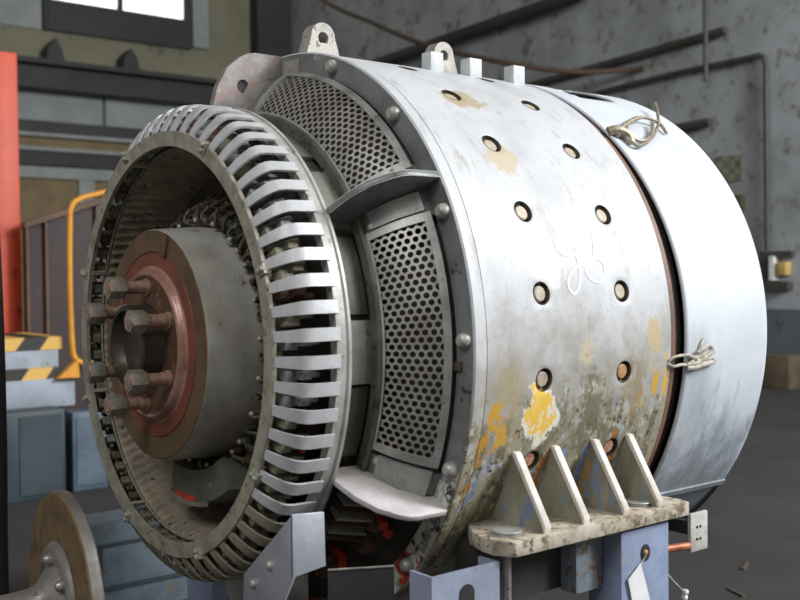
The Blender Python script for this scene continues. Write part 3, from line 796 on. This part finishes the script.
# --- tie wires over the back seam
def on_cover(pts, r): return [cyl_pt(x, th, r + dr) for x, th, dr in pts]
tw = MB()
tw.tube(spline(on_cover([(0.40, 45.0, .006), (0.43, 47.2, .012), (0.468, 49.2, .014), (0.53, 51.6, .016), (0.57, 52.0, .016), (0.60, 50.6, .012), (0.60, 48.0, .006)], R), 6), [0.006] * 18 + [0.004] * 19, 8)
tw.tube(spline(on_cover([(0.47, 49.2, .014), (0.44, 46.5, .012), (0.435, 44.3, .010), (0.47, 43.6, .010), (0.52, 46.0, .012), (0.57, 50.5, .016)], R), 6), 0.004, 8)
tw.tube(spline(on_cover([(0.425, 46.5, .012), (0.42, 43.8, .010), (0.44, 41.8, .010), (0.50, 44.2, .012), (0.575, 49.3, .014), (0.63, 54.5, .016), (0.665, 59.0, .026)], R), 6), 0.0038, 8)
tw.tube(spline(on_cover([(0.385, 46.5, .002), (0.405, 46.0, .012), (0.425, 44.8, .012), (0.43, 43.0, .003)], R), 6), 0.011, 8)
part(tw, 'tie_wire', 'wire', cover)['label'] = 'loop of rusty wire twisted high on the cover edge'
ts = MB()
for dth_, b in ((0.5, .0), (-1.3, .0)):
    ts.tube(spline(on_cover([(0.350, -4.6 + dth_ * .4, .001), (0.36, -4.2 + dth_, .006), (0.385, -4.0 + dth_, .006), (0.41, -4.1 + dth_, .005), (0.43, -4.2, .006)], R), 5), 0.0032, 8)
ts.tube(spline(on_cover([(0.41, -3.7, .005), (0.435, -4.2, .007), (0.46, -3.4, .008), (0.478, -2.6, .012), (0.462, -2.0, .012), (0.435, -3.2, .008)], R), 6), 0.0042, 8)
ts.tube(spline(on_cover([(0.405, -5.4, .005), (0.43, -5.2, .009), (0.455, -4.3, .010), (0.483, -3.2, .012)], R), 6), 0.005, 8)
ts.tube(spline(on_cover([(0.405, -6.0, .005), (0.43, -6.0, .009), (0.45, -5.6, .010), (0.49, -5.4, .006), (0.495, -5.0, .004)], R), 6), 0.006, 8)
ts.tube(spline(on_cover([(0.43, -4.6, .008), (0.46, -4.6, .008), (0.492, -4.6, .003)], R), 6), 0.004, 8)
ts.tube(spline(on_cover([(0.45, -3.0, .006), (0.452, -1.6, .004), (0.462, -0.6, .003)], R), 6), 0.0025, 8)
part(ts, 'tie_string', 'string', cover)['label'] = 'pale string knotted across the seam'
# chalk scrawl on the casing
CH = [[(0.0512, 18.8862), (0.0538, 17.2467), (0.0671, 16.2072), (0.0885, 15.9815), (0.1009, 16.1023)],
      [(0.1041, 17.9949), (0.1027, 16.1029), (0.1031, 14.007), (0.101, 11.9405), (0.089, 9.6897), (0.0757, 9.0404), (0.0662, 10.1758), (0.0675, 11.5221), (0.0834, 13.0969), (0.1034, 14.1226), (0.1208, 14.1174)],
      [(0.1608, 20.7498), (0.1589, 18.5323), (0.1512, 16.1189)],
      [(0.1178, 13.0754), (0.1366, 14.6985), (0.1602, 15.407), (0.1745, 14.2198), (0.1715, 12.5727), (0.1553, 11.1915), (0.1376, 11.2127), (0.1241, 12.1479), (0.1190, 13.4052)]]
ck = MB()
for stroke in CH:
    pts = spline([Vector((x, th * D2R * R, 0)) for x, th in stroke], 6); vs = []; fs = []
    for i, p in enumerate(pts):
        d = (pts[min(i + 1, len(pts) - 1)] - pts[max(i - 1, 0)]).normalized(); n_ = Vector((-d.y, d.x, 0)) * 0.0025
        for s_ in (-1, 1):
            q = p + n_ * s_; vs.append(cyl_pt(q.x, q.y / R / D2R, R + 0.0008))
    for i in range(len(pts) - 1): fs.append((2 * i, 2 * i + 1, 2 * i + 3, 2 * i + 2))
    ck.add(vs, fs)
part(ck, 'chalk_writing', 'chalk', casing)['label'] = 'white chalk scrawl like the number 96'

# ------------------------------------------------------------------ stands and things by the machine
def W(mb_, name, mat, loc, **kw):   # mesh in world coordinates with its origin at loc
    L = Vector(loc); mb_.v = [tuple(Vector(p) - L) for p in mb_.v]
    return mb_.build(name, mat, None, L, **kw)
def Wc(mb_, name, mat, parent, **kw):
    L = parent.location; mb_.v = [tuple(Vector(p) - L) for p in mb_.v]
    return mb_.build(name, mat, parent, None, **kw)

# folded bracket in front of the cage
L = (-0.42, -0.42, 0.0)
bt = empty('angle_bracket', L)
tag(bt, 'folded bright metal bracket with two bolts just below the slatted cage', 'bracket')
k = MB(); tk = 0.006
k.hexa([(-0.452, -0.45, 0.632), (-0.386, -0.45, 0.640), (-0.386, -0.45 + tk, 0.640), (-0.452, -0.45 + tk, 0.632), (-0.452, -0.45, 0.738), (-0.388, -0.45, 0.733), (-0.388, -0.45 + tk, 0.733), (-0.452, -0.45 + tk, 0.738)])
k.prism([(-0.452, -0.4495, 0.738), (-0.452, -0.286, 0.603), (-0.452, -0.280, 0.52), (-0.452, -0.375, 0.52), (-0.452, -0.4495, 0.632)], (tk, 0, 0))
Wc(k, 'bracket_plate', 'bracket', bt, bevel=0.0015)
for y, z in ((-0.378, 0.638), (-0.322, 0.594)):
    Wc(MB().dome((-0.452, y, z), (-1, 0, 0), 0.0085, 0.008), 'bolt', 'bolt', bt)
Wc(MB().box((-0.446, -0.40, 0.0), (-0.39, -0.30, 0.625)), 'post', 'darksteel', bt)
# dark tray edge leading away to the right
k = MB(); p0, p1 = Vector((-0.384, -0.452, 0.632)), Vector((-0.283, -0.505, 0.632)); dn = Vector((0, 0, -1))
sd = (p1 - p0).normalized(); nn = Vector((sd.y, -sd.x, 0)) * -1
th_ = 0.004
k.hexa([p0 + dn * .12, p1 + dn * .12, p1 + dn * .12 + nn * th_, p0 + dn * .12 + nn * th_, p0, p1, p1 + nn * th_, p0 + nn * th_])
Wc(k, 'splash_plate', 'black', bt)
Wc(MB().tube([p0 + Vector((0, 0, .0012)), p1 + Vector((0, 0, .0012))], 0.0022, 6), 'plate_edge', 'bare', bt)

ch = W(MB().prism([(-0.305, -0.632, 0.0), (-0.155, -0.632, 0.0), (-0.155, -0.585, 0.0), (-0.161, -0.585, 0.0), (-0.161, -0.626, 0.0), (-0.299, -0.626, 0.0), (-0.299, -0.575, 0.0), (-0.305, -0.575, 0.0)], (0, 0, 0.645)), 'channel_stand', 'channel', (-0.23, -0.61, 0))
tag(ch, 'blue-grey steel channel stand left of the foot plate, standing open side back', 'stand')
k = MB(); hz = 0.605
pts = [(-0.246, -0.634, 0.50), (-0.214, -0.634, 0.50)] + [(-0.23 + 0.016 * math.cos(a), -0.634, hz + 0.016 * math.sin(a)) for a in [i * PI / 10 for i in range(11)]]
k.prism(pts, (0, 0.0015, 0)); ho = Wc(k, 'slot', 'black', ch)

pil = W(MB().box((0.150, -0.642, 0.0), (0.292, -0.560, 0.645)), 'pillar_stand', 'pillar', (0.22, -0.60, 0), bevel=0.002)
tag(pil, 'blue painted steel pillar under the right end of the foot plate', 'stand')
k = MB(); n = 20
k.prism([(0.219 + 0.0125 * math.cos(i * 2 * PI / n), -0.6445, 0.597 + 0.016 * math.sin(i * 2 * PI / n)) for i in range(n)], (0, 0.004, 0)); Wc(k, 'hole', 'black', pil)
Wc(MB().dome((0.217, -0.643, 0.598), (0, -1, 0), 0.006, 0.006), 'hole_plug', 'plugrust', pil)
pl2 = W(MB().box((-0.10, 0.50, 0.0), (0.30, 0.64, 0.652)), 'pillar_stand', 'pillar', (0.1, 0.57, 0), bevel=0.002)
tag(pl2, 'blue painted pillar behind the machine under its far foot', 'stand')

# paper tag on its string
tg = W(MB().prism([(0.200, -0.6475, 0.581), (0.163, -0.6475, 0.556), (0.178, -0.6475, 0.50), (0.19, -0.6475, 0.455), (0.238, -0.6475, 0.475)], (0, 0.0012, 0)), 'paper_tag', 'paper', (0.2, -0.647, 0.455))
tag(tg, 'blank white paper tag hung on the blue pillar', 'tag')
Wc(MB().tube([(0.200, -0.6468, 0.576), (0.212, -0.647, 0.590), (0.217, -0.648, 0.598)], 0.0012, 6), 'tag_string', 'string', tg)
# string with two beads at the right of the pillar
sb = W(MB().tube([(0.2925, -0.63, 0.548), (0.33, -0.622, 0.518), (0.40, -0.602, 0.472)], 0.0014, 6), 'seal_string', 'string', (0.2925, -0.63, 0.548))
tag(sb, 'thin string with two white beads sticking out right of the blue pillar', 'string')
for z, x in ((0.475, 0.402), (0.464, 0.399)): Wc(MB().dome((x, -0.60, z), (0, -1, 0), 0.0055, 0.006).dome((x, -0.60, z), (0, 1, 0), 0.0055, 0.006), 'bead', 'paper', sb)

# coupling flange with shaft in the lower left foreground
cf = empty('coupling_flange', (-0.697, -0.039, 0.0), -4.0 * D2R)
tag(cf, 'rusty coupling flange on a bare steel shaft in the lower left foreground', 'coupling')
CFZ = 0.545; Rf = 0.198
def cfp(prof, name, mat, n=96):
    m_ = MB().lathe(prof, n=n); return m_.build(name, mat, cf, (0, 0, CFZ))
cfp([(0.0, 0.06), (0.0, Rf - 0.004), (0.003, Rf - 0.001)], 'flange_disc', 'flangeface')
cfp([(0.003, Rf - 0.001), (0.006, Rf), (0.021, Rf), (0.024, Rf - 0.003), (0.024, 0.001)], 'flange_rim', 'flangerim')
cfp([(0.001, 0.108), (-0.004, 0.104), (-0.007, 0.102), (-0.010, 0.097), (-0.010, 0.086), (-0.006, 0.082), (-0.006, 0.066), (-0.018, 0.058), (-0.032, 0.038), (-0.05, 0.030), (-0.09, 0.027), (-0.55, 0.027), (-0.553, 0.0005)], 'shaft', 'flangerim')
for an in (35, 100):
    t = an * D2R
    MB().dome((-0.007, -0.074 * math.cos(t), 0.076 * math.sin(t)), (-1, 0, 0), 0.011, 0.016).build('hub_bolt', 'bare', cf, (0, 0, CFZ))
MB().box((-0.47, -0.10, 0.0), (-0.40, 0.10, CFZ - 0.027)).build('trestle', 'wood', cf, None)
MB().box((-0.02, -0.10, 0.0), (0.045, 0.10, CFZ - Rf + 0.004)).build('trestle', 'wood', cf, None)

# dark hanging hose at the left edge
hs = W(MB().tube(spline([(-0.505, 0.9, 0.0), (-0.515, 0.9, 0.35), (-0.512, 0.9, 0.7), (-0.514, 0.9, 1.0), (-0.521, 0.9, 1.3), (-0.528, 0.9, 1.7), (-0.53, 0.9, 2.2)], 6), 0.026, 12), 'hose', 'black', (-0.505, 0.9, 0))
tag(hs, 'black upright hose at the far left edge of the photo', 'hose')

# ------------------------------------------------------------------ middle distance, left
stp = empty('step_platform', (0.52, 3.9, 0))
tag(stp, 'grey two-step platform with yellow and black hazard stripes', 'steps')
Wc(MB().box((0.10, 3.66, 0.60), (0.67, 4.25, 0.745)), 'upper_step', 'stepgrey', stp, bevel=0.004)
Wc(MB().box((0.10, 3.655, 0.745), (0.69, 4.25, 0.812)), 'upper_nosing', 'stripe', stp)
Wc(MB().box((0.10, 3.60, 0.44), (0.735, 4.25, 0.592)), 'lower_step', 'stepgrey', stp, bevel=0.004)
Wc(MB().box((0.10, 3.61, 0.592), (0.66, 4.25, 0.65)), 'lower_nosing', 'stripe', stp)
Wc(MB().box((0.12, 3.70, 0.0), (0.70, 4.2, 0.44)), 'step_base', 'beam', stp)
hr = empty('handrail', (0.73, 3.62, 0.60))
tag(hr, 'bent yellow tube handrail beside the striped steps', 'handrail')
Wc(MB().tube(spline([(0.83, 3.60, 0.662), (0.775, 3.60, 0.668), (0.735, 3.60, 0.70), (0.722, 3.60, 0.80), (0.716, 3.60, 1.10), (0.722, 3.60, 1.42), (0.733, 3.60, 1.51), (0.78, 3.60, 1.555), (0.90, 3.60, 1.592), (1.15, 3.60, 1.66)], 8), 0.0155, 12), 'rail_tube', 'yellow', hr)
Wc(MB().prism([(0.625, 3.55, 0.594), (0.745, 3.55, 0.594), (0.735, 3.55, 0.69)], (0, 0.045, 0)), 'rail_foot', 'yellow', hr)
Wc(MB().box((0.75, 3.55, 0.592), (0.90, 3.59, 0.65)), 'rail_base', 'beam', hr)
bp = empty('panelled_railing', (0.95, 4.25, 0))
tag(bp, 'dark brown panelled railing with a sloping top behind the yellow handrail', 'railing')
def slope(x): return 1.449 + (x - 0.685) * 0.345
Wc(MB().prism([(0.712, 4.30, 0.0), (1.75, 4.30, 0.0), (1.75, 4.30, slope(1.75)), (0.712, 4.30, slope(0.712))], (0, 0.03, 0)), 'panel', 'brown', bp)
Wc(MB().hexa([(0.705, 4.26, slope(.705) - .035), (1.75, 4.26, slope(1.75) - .035), (1.75, 4.33, slope(1.75) - .035), (0.705, 4.33, slope(.705) - .035), (0.705, 4.26, slope(.705)), (1.75, 4.26, slope(1.75)), (1.75, 4.33, slope(1.75)), (0.705, 4.33, slope(.705))]), 'top_rail', 'brownpost', bp)
for x in (0.722, 0.835, 1.15, 1.5): Wc(MB().box((x - 0.008, 4.27, 0.0), (x + 0.008, 4.30, slope(x) - 0.04)), 'post', 'brownpost', bp)

rp_ = W(MB().hexa([(0.54, 4.42, 0.0), (0.738, 4.42, 0.0), (0.738, 4.54, 0.0), (0.54, 4.54, 0.0), (0.575, 4.42, 2.476), (0.732, 4.42, 2.476), (0.732, 4.54, 2.476), (0.575, 4.54, 2.476)]), 'red_post', 'redpaint', (0.63, 4.48, 0), bevel=0.01)
tag(rp_, 'tall orange-red steel post at the left edge behind the striped steps', 'post')

c1 = empty('cabinet', (0.45, 3.45, 0))
tag(c1, 'dark teal cabinet below the striped steps', 'cabinet', 'cabinets at the foot of the steps')
Wc(MB().box((0.16, 3.38, 0.0), (0.595, 3.55, 0.455)), 'body', 'cab', c1, bevel=0.006)
Wc(MB().box((0.36, 3.374, 0.03), (0.575, 3.38, 0.43)), 'door', 'cab', c1)
c2 = empty('cabinet', (0.76, 3.50, 0))
tag(c2, 'blue-grey cabinet right of the dark teal one', 'cabinet', 'cabinets at the foot of the steps')
Wc(MB().box((0.66, 3.45, 0.0), (0.85, 3.59, 0.42)), 'body', 'cabblue', c2, bevel=0.006)
Wc(MB().box((0.68, 3.444, 0.03), (0.83, 3.45, 0.39)), 'door', 'cabblue', c2)
bx = empty('equipment_box', (0.1, 1.48, 0))
tag(bx, 'grey-blue box with a framed door behind the coupling flange', 'box')
Wc(MB().box((-0.05, 1.41, 0.0), (0.32, 1.62, 0.305)), 'body', 'box', bx, bevel=0.004)
Wc(MB().box((-0.025, 1.402, 0.10), (0.30, 1.41, 0.235)), 'door', 'box', bx, bevel=0.004)
fr = MB()
for lo, hi in (((-0.035, 1.399, 0.235), (0.31, 1.41, 0.245)), ((-0.035, 1.399, 0.09), (0.31, 1.41, 0.10)), ((-0.035, 1.399, 0.10), (-0.025, 1.41, 0.235))): fr.box(lo, hi)
Wc(fr, 'door_frame', 'cab', bx)

# ------------------------------------------------------------------ the hall
def slab(name, mat, lo, hi): return struct(MB().box(lo, hi).build(name, mat))
slab('floor', 'floor', (-7, -7, -0.1), (8.2, 13.2, 0.0))
slab('wall_left', 'wallolive', (-7, 13.0, 0.0), (8.2, 13.2, 9.0))
slab('wall_end', 'wallblue', (8.0, -7, 0.0), (8.2, 13.0, 9.0))
slab('trim_1', 'dado', (7.985, -7, 0.0), (8.0, 13.0, 0.745))
slab('ceiling', 'wallolive', (-7, -7, 9.0), (8.2, 13.2, 9.2))
slab('trim_2', 'beam', (7.35, 12.75, 4.2), (8.0, 13.0, 9.0))
# window high in the left wall
wn = empty('window_1', (5.0, 12.99, 4.6)); struct(wn)
Wc(MB().box((4.06, 12.965, 5.10), (5.06, 12.985, 6.4)).box((5.14, 12.965, 5.10), (6.14, 12.985, 6.4)), 'pane', 'pane', wn)
f = MB().box((4.0, 12.90, 4.66), (6.2, 13.0, 5.10)).box((5.06, 12.92, 5.10), (5.14, 13.0, 6.4)).box((6.14, 12.92, 4.66), (6.26, 13.0, 6.4)).box((3.95, 12.92, 4.66), (4.06, 13.0, 6.4))
Wc(f, 'window_frame', 'beam', wn)
slab('window_2', 'panelgrey', (1.5, 12.96, 4.66), (3.92, 13.0, 6.4))
slab('trim_3', 'panelgrey', (6.28, 12.9, 4.70), (6.55, 13.0, 9.0))
crn = empty('crane_rail', (3.5, 12.6, 3.74))
tag(crn, 'dark steel crane rail along the left wall below the bright window', 'rail')
Wc(MB().box((0.5, 12.55, 3.76), (7.9, 13.0, 3.82)).box((0.5, 12.74, 3.82), (7.9, 12.80, 4.10)).box((0.5, 12.55, 4.10), (7.9, 13.0, 4.17)), 'rail_beam', 'beam', crn)
for x in (4.02, 5.15):
    Wc(MB().prism([(x - .12, 12.7, 4.17), (x + .15, 12.7, 4.17), (x + .1, 12.7, 4.36), (x + .02, 12.7, 4.5), (x - .1, 12.7, 4.36)], (0, 0.25, 0)), 'rail_bracket', 'beam', crn)
slab('trim_4', 'panelgrey', (0.5, 12.93, 3.36), (4.79, 13.0, 3.76))
slab('trim_5', 'panelgrey', (4.84, 12.93, 3.36), (7.5, 13.0, 3.76))
k = MB().box((0.5, 12.80, 3.17), (7.5, 13.0, 3.34))
hp = empty('wall_pipe_run', (3.5, 12.9, 2.6)); tag(hp, 'horizontal pipes and ledges along the left wall under the crane rail', 'pipes')
Wc(k, 'upper_ledge', 'beam', hp)
Wc(MB().box((0.5, 12.78, 3.12), (7.5, 13.0, 3.17)), 'light_strip', 'panelgrey', hp)
Wc(MB().box((0.5, 12.9, 2.97), (7.5, 13.0, 3.12)), 'board_strip', 'board', hp)
Wc(MB().box((0.5, 12.78, 2.92), (7.5, 13.0, 2.97)), 'light_strip', 'panelgrey', hp)
Wc(MB().box((0.5, 12.84, 2.72), (7.5, 13.0, 2.92)), 'lower_ledge', 'beam', hp)
bw = empty('boarded_partition', (4.0, 12.9, 0)); tag(bw, 'grey framed partition with brown boards under the wall pipes', 'partition')
Wc(MB().box((0.5, 12.86, 2.54), (7.5, 13.0, 2.70)), 'top_frame', 'panelgrey', bw)
Wc(MB().box((0.5, 12.94, 0.0), (7.5, 13.0, 2.54)), 'board', 'board', bw)
for x in (2.2, 4.40, 6.6): Wc(MB().box((x, 12.88, 0.0), (x + .24, 13.0, 2.54)), 'frame_post', 'panelgrey', bw)

# pipes on the end wall
def pipe(name, pts, r, mat, label, cat, grp=None):
    o = W(MB().tube(pts, r, 10), name, mat, pts[-1]); return tag(o, label, cat, grp)
pipe('wall_beam', [(7.85, 11.6, 4.12), (7.85, 6.3, 4.35)], 0.085, 'beam', 'thick dark pipe high on the end wall above the machine', 'pipe')
pipe('wall_pipe', [(7.94, 12.9, 3.16), (7.94, 6.08, 3.50), (7.94, 4.44, 3.595)], 0.045, 'pipe', 'dark pipe ending free near the upright rod on the end wall', 'pipe')
k = spline([(7.94, 12.9, 2.76), (7.94, 6.08, 3.20), (7.94, 4.25, 3.265), (7.94, 4.05, 3.265), (7.94, 3.985, 3.18), (7.94, 3.98, 2.9), (7.94, 3.965, 1.33)], 8)
pipe('bent_pipe', k, 0.030, 'pipe', 'dark pipe bending down to the switch box on the end wall', 'pipe')
pipe('pipe_stub', [(7.93, 6.2, 2.62), (7.93, 4.62, 2.68)], 0.048, 'pipe', 'short dark pipe stub just behind the tail cover', 'pipe')
pipe('hanging_rod', [(7.8, 4.60, 8.9), (7.8, 4.585, 3.08)], 0.026, 'pipe', 'thin upright rod hanging down the end wall', 'rod')
cbl = spline([(6.4, 12.95, 6.9), (6.7, 12.0, 6.1), (7.0, 10.39, 5.01), (7.0, 9.26, 4.48), (7.0, 8.15, 3.99), (7.1, 6.97, 3.60), (7.5, 6.2, 3.40), (7.88, 5.7, 3.38), (7.95, 5.5, 3.38)], 8)
pipe('sagging_cable', cbl, 0.030, 'cable', 'brown cable sagging across the back above the machine', 'cable')
nt_ = W(MB().box((7.985, 4.29, 2.05), (8.0, 4.60, 2.315)), 'wall_notice', 'notice', (8.0, 4.44, 2.05)); tag(nt_, 'faded square notice on the end wall right of the tail cover', 'notice')
sbx = W(MB().box((7.94, 4.26, 1.73), (8.0, 4.42, 1.90)), 'wall_socket', 'wood', (8.0, 4.34, 1.73)); tag(sbx, 'small brown box on the wall under the faded notice', 'box')
eb = empty('switch_box', (7.95, 3.88, 0.94)); tag(eb, 'small wall switch box with a white plate and yellow block', 'switch')
Wc(MB().box((7.93, 3.70, 1.26), (8.0, 4.05, 1.32)).box((7.90, 3.72, 0.94), (8.0, 4.02, 1.02)).box((7.93, 3.93, 1.02), (8.0, 4.05, 1.26)), 'bracket', 'pipe', eb)
Wc(MB().box((7.90, 3.875, 1.03), (8.0, 3.925, 1.27)), 'plate', 'paper', eb)
Wc(MB().box((7.90, 3.74, 1.08), (8.0, 3.85, 1.21)), 'block', 'yellowbox', eb, bevel=0.01)
bb = W(MB().box((7.55, 3.50, 0.0), (7.85, 3.95, 0.32)), 'wooden_box', 'wood', (7.7, 3.7, 0), bevel=0.01); tag(bb, 'dark wooden box on the floor by the end wall', 'box')
for i, (x, y, a, lb) in enumerate(((2.109, 0.385, .4, 'pale splinter on the dark floor, farther from the pillar'), (1.80, 0.22, 1.2, 'pale splinter on the dark floor, nearer to the pillar'))):
    o = MB().hexa([(-.05, -.008, 0), (.05, -.005, 0), (.05, .006, 0), (-.05, .008, 0), (-.05, -.006, .008), (.05, -.004, .006), (.05, .004, .006), (-.05, .006, .008)]).build('wood_splinter', 'wood', None, (x, y, 0))
    o.rotation_euler = (0, 0, a); tag(o, lb, 'scrap', 'splinters on the floor')

# ------------------------------------------------------------------ light
w = bpy.data.worlds.new('World'); scene.world = w; w.use_nodes = True
w.node_tree.nodes['Background'].inputs[0].default_value = (1.0, 0.97, 0.92, 1); w.node_tree.nodes['Background'].inputs[1].default_value = 0.30
def area(name, loc, target, sx, sy, power, col=(1, 1, 1)):
    l = bpy.data.lights.new(name, 'AREA'); l.shape = 'RECTANGLE'; l.size = sx; l.size_y = sy; l.energy = power; l.color = col
    o = bpy.data.objects.new(name, l); COL.objects.link(o); o.location = loc
    o.rotation_euler = (Vector(target) - Vector(loc)).to_track_quat('-Z', 'Y').to_euler()
    return o
area('daylight_side_windows', (3.4, -4.8, 5.6), (0.2, 0, 1.1), 3.4, 2.6, 305, (1.0, 0.99, 0.97))
area('daylight_front_windows', (-5.0, -2.6, 5.8), (-0.3, 0, 1.0), 3.0, 2.4, 200, (0.97, 0.985, 1.0))
area('daylight_far_windows', (5.6, -6.2, 5.0), (8.0, 4.0, 1.6), 3.0, 2.4, 1050, (0.95, 0.975, 1.0))

# ------------------------------------------------------------------ camera
cd = bpy.data.cameras.new('camera'); co = bpy.data.objects.new('camera', cd); COL.objects.link(co)
yaw, pitch, roll = 0.9016369467949725, -0.025492092185900737, -0.009757680178457255
fw = Vector((math.cos(yaw) * math.cos(pitch), math.sin(yaw) * math.cos(pitch), math.sin(pitch)))
rt = Vector((math.sin(yaw), -math.cos(yaw), 0)); up = rt.cross(fw)
rt2 = rt * math.cos(roll) + up * math.sin(roll); up2 = up * math.cos(roll) - rt * math.sin(roll)
m3 = Matrix((rt2, up2, -fw)).transposed()
co.matrix_world = Matrix.Translation((-1.3736892333182718, -1.9080645544752437, 1.1350622412102661)) @ m3.to_4x4()
cd.sensor_fit = 'HORIZONTAL'; cd.sensor_width = 36.0; cd.lens = 1042.59171 / 800 * 36.0
cd.clip_start = 0.05; cd.clip_end = 100
cd.dof.use_dof = True; cd.dof.focus_distance = 2.15; cd.dof.aperture_fstop = 5.0
scene.camera = co
scene.view_settings.view_transform = 'Standard'
try: scene.view_settings.look = 'None'
except Exception: pass
scene.view_settings.exposure = 0.0; scene.view_settings.gamma = 1.0
scene.view_settings.use_curve_mapping = False
